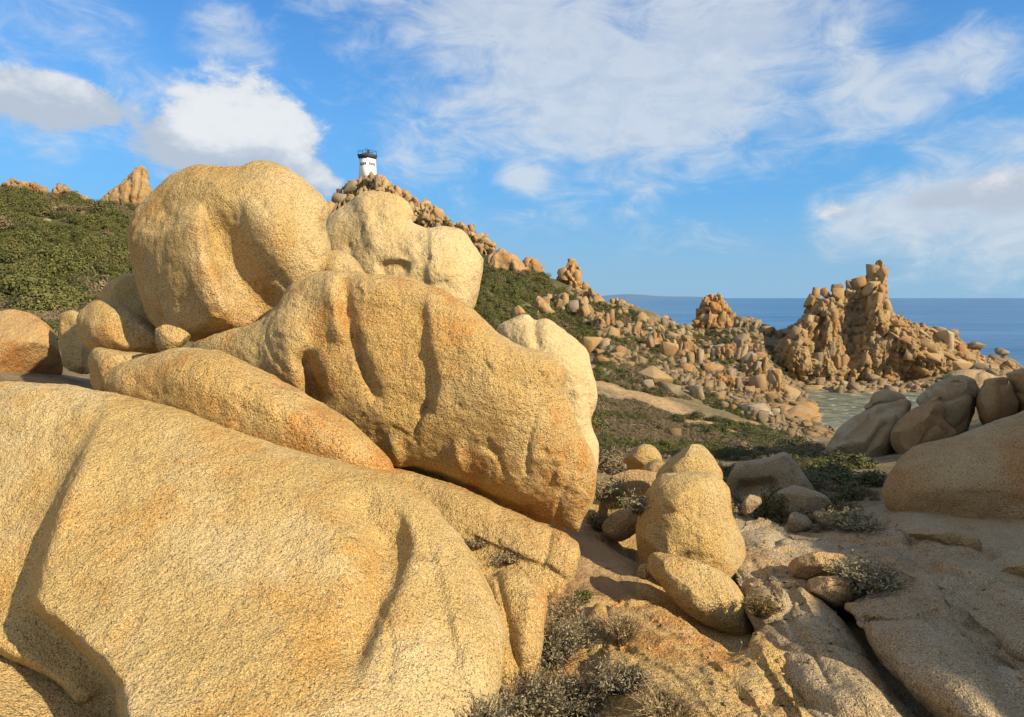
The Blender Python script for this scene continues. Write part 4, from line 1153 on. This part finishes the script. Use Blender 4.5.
sp = scatter(FIELD, 110, rg)
for x, y in sp:
    place_block('boulder', x, y, float(np.clip(rg.lognormal(0.25, 0.45), 0.6, 3.6)), pick(True), 'boulder in the jumbled boulder field between the path and the cove', 'boulders of the boulder field above the cove')
sp = scatter(SLOPE, 36, rg)
for x, y in sp:
    place_block('boulder', x, y, float(np.clip(rg.lognormal(0.35, 0.5), 0.6, 4.0)), pick(False), 'boulder strewn among scrub on the slope between ridge and saddle', 'boulders on the slope between ridge and saddle', tall=1.25)
sp = scatter(RIDGE, 26, rg)
for x, y in sp:
    place_block('boulder', x, y, float(np.clip(rg.lognormal(0.45, 0.45), 0.8, 3.6)), pick(False), 'boulder among green shrubs on the lower flank of the tower hill', 'boulders on the flank of the tower hill', tall=1.3)
sp = scatter(SHORE, 60, rg)
for x, y in sp:
    place_block('boulder', x, y, float(np.clip(rg.lognormal(0.35, 0.5), 0.7, 4.2)), [G_, G_, T_, L_][int(rg.integers(4))], 'boulder heaped along the shore at the foot of the pinnacle crag', 'boulders along the shore below the pinnacle')
sp = scatter(BEACH, 25, rg)
for x, y in sp:
    place_block('boulder', x, y, float(np.clip(rg.lognormal(-0.1, 0.4), 0.4, 2.0)), pick(True), 'boulder lying on the sandy beach of the cove', 'boulders on the beach')


def named_block(px, py, wpx, hpx, mat, label, k, rz=0.0, name='boulder', ry=0.0):
    p = hit(px, py)
    s = p[1] / F
    o = link(bpy.data.objects.new(name, block_mesh(k, mat)), None, label=label, category='boulder')
    o.scale = (wpx * s / 2, (wpx + hpx) * s / 4, hpx * s / 2)
    o.rotation_euler = (0, ry, rz); o.location = (p[0], p[1], p[2] + hpx * s * 0.38)
    return o


named_block(671, 396, 22, 16, G_, 'large grey boulder standing beside the sandy path', 3, 0.3)
named_block(650, 391, 14, 14, L_, 'pale boulder left of the large grey one beside the path', 5, 0.8)
named_block(591, 352, 24, 18, A_, 'blocky reddish boulder at the edge of the bare terrace', 1, 0.5)
named_block(603, 351, 13, 15, L_, 'pale square block against the blocky reddish boulder', 7, 0.2)
named_block(617, 359, 13, 8, T_, 'low tan boulder on the bare terrace', 9, 0.2)
named_block(667, 352, 6, 15, T_, 'left of two thin standing stones on the slope below the lone dark boulder', 4)
named_block(674, 352, 6, 16, L_, 'right of two thin standing stones on the slope below the lone dark boulder', 6)
named_block(690, 365, 8, 15, T_, 'left stone of the upright pair in front of the head shaped crag', 8)
named_block(699, 364, 8, 18, L_, 'right stone of the upright pair in front of the head shaped crag', 2)
named_block(822, 372, 24, 24, L_, 'big pale boulder between the pinnacle crag and the cove', 10, 0.4)
named_block(838, 378, 16, 14, L_, 'pale boulder right of the big pale one at the cove', 11, 0.1)
named_block(757, 392, 16, 22, T_, 'stacked tan boulder at the upper end of the boulder field', 12, 0.1)
named_block(732, 388, 20, 16, G_, 'dark grey cracked boulder in the boulder field', 13, 0.6)
named_block(674, 437, 12, 10, T_, 'small sunlit boulder alone in the grey scrub before the path', 0, 0.4)
for (x, y, w, h, lab) in ((12, 203, 9, 5, 'flat pale rock high on the green slope at the left edge'), (57, 211, 10, 5, 'pale rock on the green slope below the broken skyline rocks'), (31, 223, 13, 6, 'long pale rock on the green slope left of centre'),
                          (106, 221, 12, 5, 'pale rock on the slope right below the fang'), (84, 217, 9, 6, 'grey rock on the slope left below the fang'), (128, 223, 9, 6, 'pale rock on the slope nearest the dome'), (107, 256, 18, 6, 'flat pale rock half way down the green slope'),
                          (26, 284, 12, 13, 'rounded tan boulder low on the green slope at the left'), (98, 294, 11, 9, 'small tan boulder low on the slope beside the dome'), (47, 222, 8, 4, 'small pale rock right of the long pale one on the green slope')):
    named_block(x, y, w, h, 'far_pale' if 'pale' in lab else T_, lab, int(rg.integers(14)), 0.3)

# stuff: scree too small and too many to count
def scree(name, polys, label, mat, seed):
    r2 = np.random.default_rng(seed)
    small = [block_shape(300 + k, 10, 0) for k in range(8)]
    cs, fs, n = [], [], 0
    for poly, cnt, lo, hi in polys:
        pts = clumped(poly, cnt, r2, 6.0, 0.02)
        z = np.maximum(ground_z(pts[:, 0], pts[:, 1]), -0.3)
        for (x, y), zz in zip(pts, z):
            c, f = small[int(r2.integers(8))]
            s = np.exp(r2.uniform(math.log(lo), math.log(hi))) / 2
            a = r2.uniform(0, 6.28); ca, sa = math.cos(a), math.sin(a)
            q = c * np.array([s * r2.uniform(.7, 1.4), s * r2.uniform(.7, 1.2), s * (r2.uniform(.5, 1.0) if r2.random() < .75 else r2.uniform(1.1, 1.9))])
            q = np.stack([q[:, 0] * ca - q[:, 1] * sa, q[:, 0] * sa + q[:, 1] * ca, q[:, 2]], 1) + (x, y, zz + s * 0.2)
            cs.append(q); fs.append(f + n); n += len(c)
    obj(name, mesh_np(name, np.vstack(cs), np.vstack(fs), [mat], smooth=False), None, kind='stuff', label=label, category='scree')


scree('scree', [(FIELD, 3600, 0.2, 1.2), (SLOPE, 1100, 0.25, 1.5)], 'scree of small stones on the slope above the cove', M['scree'], 41)
scree('shore_scree', [(SHORE, 1700, 0.35, 1.8), (BEACH, 500, 0.15, 0.7), (RIDGE, 260, 0.5, 2.0)], 'small broken stones along the shore and ridge', M['scree'], 42)
# ------------------------------------------------------------------ vegetation
def leaf_mat(name, a, b_, c, trans=0.15):
    m, b, pr = new_mat(name)
    geo = b.n('ShaderNodeNewGeometry')
    co = b.n('ShaderNodeTexCoord').outputs['Object']
    ri = geo.outputs['Random Per Island']
    n = b.noise(co, 0.35, 4, 0.6)
    col = b.mix(b.ramp(ri, 0.0, 1.0), a, b_)
    col = b.mix(b.ramp(n, 0.45, 0.62, 0, 0.75), col, c)
    oi = b.n('ShaderNodeObjectInfo').outputs['Random']
    col = b.mix(b.math('MULTIPLY', oi, 0.35), col, c)
    b._in(pr.inputs['Base Color'], col)
    pr.inputs['Roughness'].default_value = 0.7
    pr.inputs['Specular IOR Level'].default_value = 0.2
    return m


M['maquis'] = leaf_mat('maquis_leaf', (0.062, 0.080, 0.018), (0.130, 0.132, 0.034), (0.19, 0.15, 0.062))
M['maquis_dark'] = leaf_mat('maquis_dark_leaf', (0.045, 0.062, 0.018), (0.092, 0.100, 0.032), (0.13, 0.11, 0.05))
M['heath'] = leaf_mat('heath_leaf', (0.14, 0.11, 0.058), (0.24, 0.185, 0.105), (0.21, 0.15, 0.08))
M['wood'] = plain('twig_wood', (0.12, 0.09, 0.06), 0.9)


def shrub_shape(seed, nleaf=1700, leaf=0.055, clumps=13, flat=0.95):
    """leaf-sized faces in uneven clumps, unit radius, base at z=0; returns leaves and stems"""
    r2 = np.random.default_rng(seed)
    cc = r2.normal(size=(clumps, 3)); cc /= np.linalg.norm(cc, axis=1)[:, None]
    cc *= r2.uniform(0.25, 0.72, (clumps, 1)); cc[:, 2] = np.abs(cc[:, 2]) * 0.9 + 0.12
    cr = r2.uniform(0.22, 0.46, clumps)
    k = r2.integers(0, clumps, nleaf)
    d = r2.normal(size=(nleaf, 3)); d /= np.linalg.norm(d, axis=1)[:, None]
    p = cc[k] + d * (cr[k] * r2.uniform(0.55, 1.05, nleaf))[:, None]
    p[:, 2] = np.maximum(p[:, 2] * flat, 0.0)
    nrm = d + r2.normal(size=d.shape) * 0.3; nrm[:, 2] += 0.15; nrm /= np.linalg.norm(nrm, axis=1)[:, None]
    t = np.cross(nrm, r2.normal(size=d.shape)); t /= np.linalg.norm(t, axis=1)[:, None]
    bt = np.cross(nrm, t)
    s = leaf * r2.uniform(0.6, 1.3, nleaf)[:, None]
    v = np.stack([p - t * s, p - bt * s * .55 + nrm * s * .15, p + t * s, p + bt * s * .55 + nrm * s * .15], 1).reshape(-1, 3)
    f = np.arange(nleaf * 4).reshape(-1, 4)
    return v, f


def stems_shape(seed, n=7):
    r2 = np.random.default_rng(seed)
    vs, fs = [], []
    for i in range(n):
        a = r2.uniform(0, 6.28); e = np.array([math.cos(a) * .5, math.sin(a) * .5, r2.uniform(.3, .55)])
        b0 = e * np.array([.08, .08, 0])
        w = 0.03
        k = len(vs) * 4
        side = np.array([-math.sin(a), math.cos(a), 0]) * w
        up = np.array([0, 0, w])
        for pt, q in ((b0, 1), (e, .4)):
            vs += [pt - side * q, pt - up * q, pt + side * q, pt + up * q]
        k = i * 8
        for j in range(4):
            fs.append((k + j, k + (j + 1) % 4, k + 4 + (j + 1) % 4, k + 4 + j))
    return np.array(vs), np.array(fs)


SHRUBS = [shrub_shape(500 + k) for k in range(6)]
_sm = {}
SOURCE = {}


def shrub(name, label, x, y, rad, mat, group=None, cat='shrub', k=None, squash=1.0, z=None):
    k = int(rg.integers(6)) if k is None else k
    if (k, mat) not in _sm:
        _sm[(k, mat)] = (mesh_np('foliage', *SHRUBS[k], [M[mat]], smooth=False), mesh_np('stems', *stems_shape(k), [M['wood']], smooth=False))
    if group:
        label = ('big ' if rad > 1.4 else 'small ') + {'maquis': 'bright green ', 'maquis_dark': 'dark green ', 'heath': 'grey brown '}[mat] + label
    root = link(bpy.data.objects.new(name, None), None, label=label, category=cat)
    if group:
        root['group'] = group
    gz = float(ground_z([x], [y])[0]) if z is None else z
    root.location = (x, y, gz - 0.08 * rad)
    root.scale = (rad, rad * rg.uniform(.85, 1.15), rad * rg.uniform(.75, 1.1) * squash)
    root.rotation_euler = (0, 0, rg.uniform(0, 6.28))
    fo = obj('foliage', _sm[(k, mat)][0], root)
    SOURCE.setdefault((k, mat), fo)
    obj('stems', _sm[(k, mat)][1], root)
    return root


def scrub_points(sets, mats, seed):
    r2 = np.random.default_rng(seed)
    P, SCL, ROT, IDX = [], [], [], []
    for poly, cnt, lo, hi, mk in sets:
        pts = clumped(poly, cnt, r2, 6.0, -0.24, seed)
        z = ground_z(pts[:, 0], pts[:, 1])
        keep = (z > 0.4) & (seg_dist(PATH, pts[:, 0], pts[:, 1])[0] > 1.8)
        pts, z = pts[keep], z[keep]
        n = len(pts)
        s = r2.uniform(lo, hi, n) * np.where(r2.random(n) < 0.12, 1.4, 1.0)
        P.append(np.stack([pts[:, 0], pts[:, 1], z - 0.1 * s], 1))
        SCL.append(np.stack([s, s, s * r2.uniform(.7, 1.15, n)], 1))
        ROT.append(np.stack([r2.normal(0, .12, n), r2.normal(0, .12, n), r2.uniform(0, 6.28, n)], 1))
        sp = fbm(np.stack([pts[:, 0], pts[:, 1], 0 * z], 1) / 7.0 + 31.7, 2) + r2.normal(0, .08, n)     # species grow in patches
        m = np.where(sp < 0.20, mk, np.where(sp < 0.36, (mk + 1) % len(mats), (mk + 2) % len(mats)))
        IDX.append(m * 4 + r2.integers(0, 4, n))
    return [np.concatenate(a) for a in (P, SCL, ROT, IDX)]


def scrub_stuff(name, label, sets, mats, seed):
    """many small shrubs as one mass, set out on points"""
    P, SCL, ROT, IDX = scrub_points(sets, mats, seed)
    me = bpy.data.meshes.new(name)
    me.vertices.add(len(P)); me.vertices.foreach_set('co', P.astype(np.float32).ravel())
    for nm, dat in (('size', SCL), ('turn', ROT)):
        at_ = me.attributes.new(nm, 'FLOAT_VECTOR', 'POINT'); at_.data.foreach_set('vector', dat.astype(np.float32).ravel())
    at_ = me.attributes.new('pick', 'INT', 'POINT'); at_.data.foreach_set('value', IDX.astype(np.int32))
    me.update()
    o = obj(name, me, None, kind='stuff', label=label, category='scrub')
    ng = bpy.data.node_groups.new(name, 'GeometryNodeTree')
    ng.interface.new_socket('Geometry', in_out='INPUT', socket_type='NodeSocketGeometry')
    ng.interface.new_socket('Geometry', in_out='OUTPUT', socket_type='NodeSocketGeometry')
    gi = ng.nodes.new('NodeGroupInput'); go = ng.nodes.new('NodeGroupOutput')
    iop = ng.nodes.new('GeometryNodeInstanceOnPoints')
    ng.links.new(gi.outputs[0], iop.inputs['Points'])
    jn = ng.nodes.new('GeometryNodeJoinGeometry')
    src = [SOURCE[(k, m)] for m in mats for k in range(4)]
    for so in reversed(src):
        oi = ng.nodes.new('GeometryNodeObjectInfo'); oi.inputs['Object'].default_value = so; oi.inputs['As Instance'].default_value = True
        oi.transform_space = 'ORIGINAL'
        ng.links.new(oi.outputs['Geometry'], jn.inputs[0])
    ng.links.new(jn.outputs[0], iop.inputs['Instance'])
    iop.inputs['Pick Instance'].default_value = True
    for nm, ty, tgt in (('size', 'FLOAT_VECTOR', 'Scale'), ('turn', 'FLOAT_VECTOR', 'Rotation'), ('pick', 'INT', 'Instance Index')):
        na = ng.nodes.new('GeometryNodeInputNamedAttribute'); na.data_type = ty; na.inputs['Name'].default_value = nm
        ng.links.new(na.outputs['Attribute'], iop.inputs[tgt])
    ng.links.new(iop.outputs[0], go.inputs[0])
    md = o.modifiers.new('set_out', 'NODES'); md.node_group = ng


LEFT = poly_world([(-80, 205), (0, 192), (40, 196), (85, 208), (140, 212), (160, 250), (150, 300), (100, 312), (50, 318), (0, 312), (-80, 312)])
HILL = poly_world([(470, 250), (500, 262), (550, 284), (600, 306), (640, 322), (620, 345), (590, 352), (540, 345), (480, 330), (440, 270)])
MID = poly_world([(600, 345), (660, 330), (740, 336), (770, 350), (700, 372), (650, 372), (640, 390), (690, 400), (660, 397), (600, 380)])
FLAT = poly_world([(592, 395), (640, 402), (690, 424), (720, 436), (800, 442), (822, 450), (800, 458), (700, 452), (640, 460), (600, 470)])
GREENS = poly_world([(672, 420), (700, 418), (760, 430), (800, 442), (760, 444), (700, 436)])
LOWLEFT = poly_world([(-60, 330), (0, 305), (60, 305), (110, 300), (110, 318), (60, 335), (0, 345)])
BEHIND = poly_world([(330, 222), (470, 262), (500, 305), (560, 345), (600, 378), (592, 430), (500, 440), (350, 400), (180, 330), (190, 262)])
NEARFLAT = poly_world([(600, 505), (640, 472), (720, 457), (840, 457), (878, 500), (850, 535), (760, 512), (650, 520)])
for i, (x, y) in enumerate(scatter(LEFT, 120, rg)):
    shrub('shrub', 'rounded shrub on the maquis slope left of the dome', x, y, rg.uniform(0.9, 1.7), ('maquis', 'maquis_dark', 'maquis', 'heath')[i % 4], 'shrubs on the left slope', k=(i // 4) % 6)
for i, (x, y) in enumerate(scatter(HILL, 70, rg)):
    shrub('shrub', 'shrub between the rocks on the tower hill', x, y, rg.uniform(1.0, 2.0), ('maquis', 'maquis_dark')[i % 2], 'shrubs on the tower hill')
for x, y in scatter(GREENS, 30, rg):
    shrub('shrub', 'low shrub beside the sandy path', x, y, rg.uniform(0.7, 1.3), 'maquis_dark', 'shrubs beside the path', squash=0.7)
scrub_stuff('maquis_scrub', 'dense green maquis covering the hillsides', [(LEFT, 3600, 0.5, 1.5, 0), (HILL, 2600, 0.6, 1.6, 0), (RIDGE, 600, 0.5, 1.2, 0), (BEHIND, 2200, 0.5, 1.4, 0), (MID, 1500, 0.3, 0.9, 2), (FIELD, 1100, 0.25, 0.7, 2), (SLOPE, 900, 0.35, 0.9, 0), (LOWLEFT, 900, 0.2, 0.5, 2)], ['maquis', 'maquis_dark', 'heath'], 51)
scrub_stuff('heath_scrub', 'low grey brown heath covering the flat before the path', [(FLAT, 5200, 0.13, 0.34, 0), (GREENS, 420, 0.3, 0.7, 1), (MID, 500, 0.4, 0.9, 1), (NEARFLAT, 420, 0.07, 0.2, 0), (NEARFLAT, 90, 0.15, 0.3, 1)], ['heath', 'maquis_dark', 'maquis'], 52)

# ------------------------------------------------------------------ near plants
bpy.context.view_layer.update()
_dg = bpy.context.evaluated_depsgraph_get()


def surf(px, py, Y):
    """foot of a plant: the rock or ground seen at that picture point"""
    ok, loc, nrm, i, ob, mx = SC.ray_cast(_dg, CAM, Vector(view_dir(px, py)))
    return np.array(loc) if ok and abs(loc.y - Y) < 0.35 * Y else at(px, py, Y)


def twig_mat(name, a, b_):
    m, b, pr = new_mat(name)
    ri = b.n('ShaderNodeNewGeometry').outputs['Random Per Island']
    b._in(pr.inputs['Base Color'], b.mix(ri, a, b_))
    pr.inputs['Roughness'].default_value = 0.8
    pr.inputs['Specular IOR Level'].default_value = 0.15
    return m


M['leaf_grey'] = twig_mat('grey_leaf', (0.15, 0.135, 0.075), (0.36, 0.31, 0.19))
M['leaf_green'] = twig_mat('green_leaf', (0.06, 0.085, 0.02), (0.13, 0.14, 0.04))
M['leaf_rust'] = twig_mat('rust_leaf', (0.14, 0.10, 0.035), (0.22, 0.15, 0.05))
M['straw'] = twig_mat('dry_straw', (0.24, 0.17, 0.085), (0.42, 0.32, 0.17))
M['twig'] = twig_mat('dark_twig', (0.075, 0.055, 0.035), (0.17, 0.125, 0.08))


def tuft(name, label, px, py, Y, width, height, n, mat_stem, mat_leaf, leaves=10, leaf=0.022, seed=0, lean=1.0, cat='bush', stem_w=0.0022, centre=0.35):
    r2 = np.random.default_rng(seed)
    P0 = surf(px, py, Y)
    a = r2.uniform(0, 6.283, n); rr = np.sqrt(r2.uniform(0, 1, n))
    base = np.stack([np.cos(a) * rr * width * centre, np.sin(a) * rr * width * centre, np.zeros(n)], 1)
    out = np.stack([np.cos(a), np.sin(a), np.zeros(n)], 1)
    tip = base + out * (width * r2.uniform(0.1, 1 - centre, n) * lean)[:, None] + r2.normal(size=(n, 3)) * 0.12 * width
    tip[:, 2] = height * r2.uniform(0.35, 1.0, n) * (1 - 0.35 * rr)
    ctrl = base * 0.6 + tip * 0.4 + np.array([0, 0, 1]) * (height * r2.uniform(0.1, 0.4, n))[:, None]
    T = np.linspace(0, 1, 5)
    C = (1 - T)[None, :, None] ** 2 * base[:, None] + 2 * ((1 - T) * T)[None, :, None] * ctrl[:, None] + T[None, :, None] ** 2 * tip[:, None]
    C += r2.normal(size=C.shape) * 0.018 * height
    tang = np.gradient(C, axis=1); tang /= np.linalg.norm(tang, axis=2)[:, :, None] + 1e-9
    s1 = np.cross(tang, np.array([0.3, 0.5, 0.81])); s1 /= np.linalg.norm(s1, axis=2)[:, :, None] + 1e-9
    s2 = np.cross(tang, s1)
    w = (stem_w * (1 - 0.7 * T))[None, :, None]
    ring = [C + w * (math.cos(q) * s1 + math.sin(q) * s2) for q in (0, 2.094, 4.189)]
    V = np.stack(ring, 2)                           # n,5,3,3
    idx = np.arange(n * 15).reshape(n, 5, 3)
    f = []
    for j in range(4):
        for k in range(3):
            f.append(np.stack([idx[:, j, k], idx[:, j, (k + 1) % 3], idx[:, j + 1, (k + 1) % 3], idx[:, j + 1, k]], 1))
    root = link(bpy.data.objects.new(name, None), None, label=label, category=cat)
    root.location = P0
    obj('stems', mesh_np('stems', V.reshape(-1, 3), np.vstack(f), [M[mat_stem]], smooth=False), root)
    if leaves:
        m = n * leaves
        k = np.repeat(np.arange(n), leaves); t = r2.uniform(0.3, 1.0, m)
        p = (1 - t)[:, None] ** 2 * base[k] + 2 * ((1 - t) * t)[:, None] * ctrl[k] + t[:, None] ** 2 * tip[k]
        d = r2.normal(size=(m, 3)); d[:, 2] = np.abs(d[:, 2]) * 0.8; d /= np.linalg.norm(d, axis=1)[:, None]
        sd = np.cross(d, r2.normal(size=(m, 3))); sd /= np.linalg.norm(sd, axis=1)[:, None]
        L = (leaf * r2.uniform(0.6, 1.4, m))[:, None]
        v = np.stack([p, p + d * L * .5 + sd * L * .16, p + d * L, p + d * L * .5 - sd * L * .16], 1).reshape(-1, 3)
        obj('leaves', mesh_np('leaves', v, np.arange(m * 4).reshape(-1, 4), [M[mat_leaf]], smooth=False), root)
    return root


def gy(py, drop):
    return drop / math.tan(math.atan((py - H / 2) / F) + PITCH)


for i, (x, y, dr, wd, hg, n, ms, ml, lv, lab) in enumerate([
        (548, 660, 1.84, 0.30, 0.26, 260, 'twig', 'leaf_grey', 14, 'large grey leaved dry bush right of the narrow upright block'),
        (520, 712, 1.84, 0.26, 0.18, 200, 'twig', 'leaf_grey', 12, 'grey leaved dry bush at the bottom edge below the narrow upright block'),
        (572, 712, 1.88, 0.24, 0.20, 200, 'twig', 'leaf_grey', 12, 'grey leaved dry bush at the bottom edge left of the narrow rock rib'),
        (563, 618, 1.95, 0.17, 0.17, 170, 'straw', 'straw', 6, 'thin straw coloured tuft above the large grey leaved bush'),
        (583, 640, 1.92, 0.15, 0.15, 140, 'straw', 'leaf_grey', 6, 'dry tuft between the large grey leaved bush and the rock rib'),
        (622, 640, 1.88, 0.16, 0.20, 170, 'straw', 'straw', 4, 'dry straw tuft right of the narrow rock rib'),
        (620, 690, 1.86, 0.17, 0.15, 170, 'twig', 'leaf_grey', 9, 'small grey bush right of the foot of the rock rib'),
        (665, 722, 1.78, 0.17, 0.17, 240, 'straw', 'straw', 5, 'feathery pale grey tuft at the bottom edge on the sunlit bedrock'),
        (480, 740, 1.80, 0.2, 0.16, 140, 'twig', 'leaf_grey', 10, 'grey leaved sprigs at the bottom edge beside the corner boulder')]):
    tuft('dry_bush', lab, x, y, gy(y, dr), wd, hg, int(n * 1.7), ms, ml, max(3, int(lv * 0.65)), 0.017, 600 + i)
tuft('green_cushion', 'small bright green cushion plant in front of the bare dirt patch', 581, 604, gy(604, 1.96), 0.085, 0.09, 90, 'twig', 'leaf_green', 14, 0.018, 620, cat='plant')
tuft('grey_bush', 'spiky silver grey bush growing from the shaded bedrock', 866, 592, gy(592, 1.82), 0.27, 0.26, 260, 'twig', 'leaf_grey', 9, 0.028, 621)
tuft('rust_bush', 'low rusty green plant against the tongue shaped boulder', 760, 616, gy(616, 1.92), 0.13, 0.13, 160, 'twig', 'leaf_rust', 12, 0.018, 622, cat='plant')
tuft('grey_bush', 'low grey bush at the foot of the giant shaded boulder', 852, 530, 6.6, 0.32, 0.18, 220, 'twig', 'leaf_grey', 9, 0.03, 623)
tuft('dry_tuft', 'dark dry tuft on the upper part of the granite ledge', 476, 548, 3.95, 0.10, 0.08, 110, 'twig', 'straw', 5, 0.016, 624, cat='plant')
tuft('dry_tuft', 'dark dry tuft in the crack of the granite ledge', 510, 562, 3.9, 0.12, 0.08, 120, 'twig', 'straw', 5, 0.016, 625, cat='plant')
tuft('dry_tuft', 'tangle of dry grass behind the thin upright stone', 606, 500, 6.6, 0.24, 0.24, 200, 'straw', 'leaf_grey', 6, 0.03, 626, cat='plant')
tuft('dry_tuft', 'dark dry grass at the foot of the overhanging rock', 600, 530, 5.5, 0.18, 0.2, 160, 'twig', 'leaf_grey', 6, 0.022, 627, cat='plant')
tuft('dry_tuft', 'dry grass between the brown stone and the egg shaped boulder', 640, 513, 5.5, 0.16, 0.2, 140, 'twig', 'leaf_grey', 6, 0.022, 628, cat='plant')
tuft('dry_stalk', 'single tall dry stalk below the tongue shaped boulder', 738, 692, gy(692, 1.85), 0.02, 0.46, 3, 'straw', 'straw', 3, 0.02, 629, lean=0.6, cat='stalk')
for i, (x, y, Y, rd, mk, lab) in enumerate([
        (838, 494, 9.2, 0.5, 'maquis_dark', 'dark green bush in the gully left of the giant shaded boulder'), (866, 500, 8.6, 0.42, 'maquis_dark', 'dark bush squeezed between the gully bush and the giant shaded boulder'),
        (818, 484, 10.8, 0.5, 'maquis', 'brighter green bush at the left end of the gully'), (846, 476, 12.5, 0.65, 'maquis_dark', 'dark bush at the foot of the long grey slab'), (815, 468, 15.5, 0.8, 'maquis_dark', 'dark bush behind the gully at the left'), (790, 455, 24, 1.2, 'maquis_dark', 'dark bush farthest back in the gully'),
        (745, 452, 22, 0.9, 'heath', 'grey brown bush behind the hollowed boulder'), (620, 470, 10.5, 0.5, 'heath', 'grey brown bush just left of the pointed golden stone'), (608, 476, 9.0, 0.45, 'heath', 'grey brown bush next to the pale cream boulder'),
        (760, 470, 11.5, 0.35, 'heath', 'small heath bush left above the hollowed boulder'),
        (15, 384, 6.6, 0.22, 'heath', 'dry brush at the left edge behind the corner boulder'), (42, 384, 6.5, 0.2, 'heath', 'dry brush below the orange rust streaked boulder'), (72, 385, 6.4, 0.16, 'heath', 'dry brush below the upright stone at the left'), (-12, 383, 6.8, 0.22, 'heath', 'dry brush cut by the left edge')]):
    p = at(x, y, Y)
    shrub('bush', lab, p[0], p[1], rd, mk, cat='bush', squash=0.75)


# grit and chips lying on the near ground and slabs
def grit(name, label, n, box, seed):
    r2 = np.random.default_rng(seed)
    sh = [block_shape(400 + k, 9, 0) for k in range(6)]
    cs, fs, m = [], [], 0
    for _ in range(n):
        x, y = r2.uniform(box[0], box[1]), r2.uniform(box[2], box[3])
        if 0 < fbm(np.array([[x * 1.6, y * 1.6, 3.0]]), 2)[0] + r2.uniform(-.1, .25):
            ok, loc, nrm, i, ob, mx = SC.ray_cast(_dg, Vector((x, y, EYE - 1.0)), Vector((0, 0, -1)))
            if not ok or nrm.z < 0.75 or not ob.name.startswith(('terrain', 'bedrock')):
                continue
            c, f = sh[int(r2.integers(6))]
            s = math.exp(r2.uniform(math.log(0.004), math.log(0.018)))
            a = r2.uniform(0, 6.28); ca, sa = math.cos(a), math.sin(a)
            q = c * np.array([s, s * r2.uniform(.6, 1), s * r2.uniform(.4, .8)])
            cs.append(np.stack([q[:, 0] * ca - q[:, 1] * sa, q[:, 0] * sa + q[:, 1] * ca, q[:, 2]], 1) + np.array(loc) + (0, 0, s * .2)); fs.append(f + m); m += len(c)
    obj(name, mesh_np(name, np.vstack(cs), np.vstack(fs), [M['brown']], smooth=False), None, kind='stuff', label=label, category='gravel')


grit('gravel', 'rock chips and grit lying on the dirt patch and bedrock', 2200, (0.2, 4.2, 2.6, 8.0), 71)
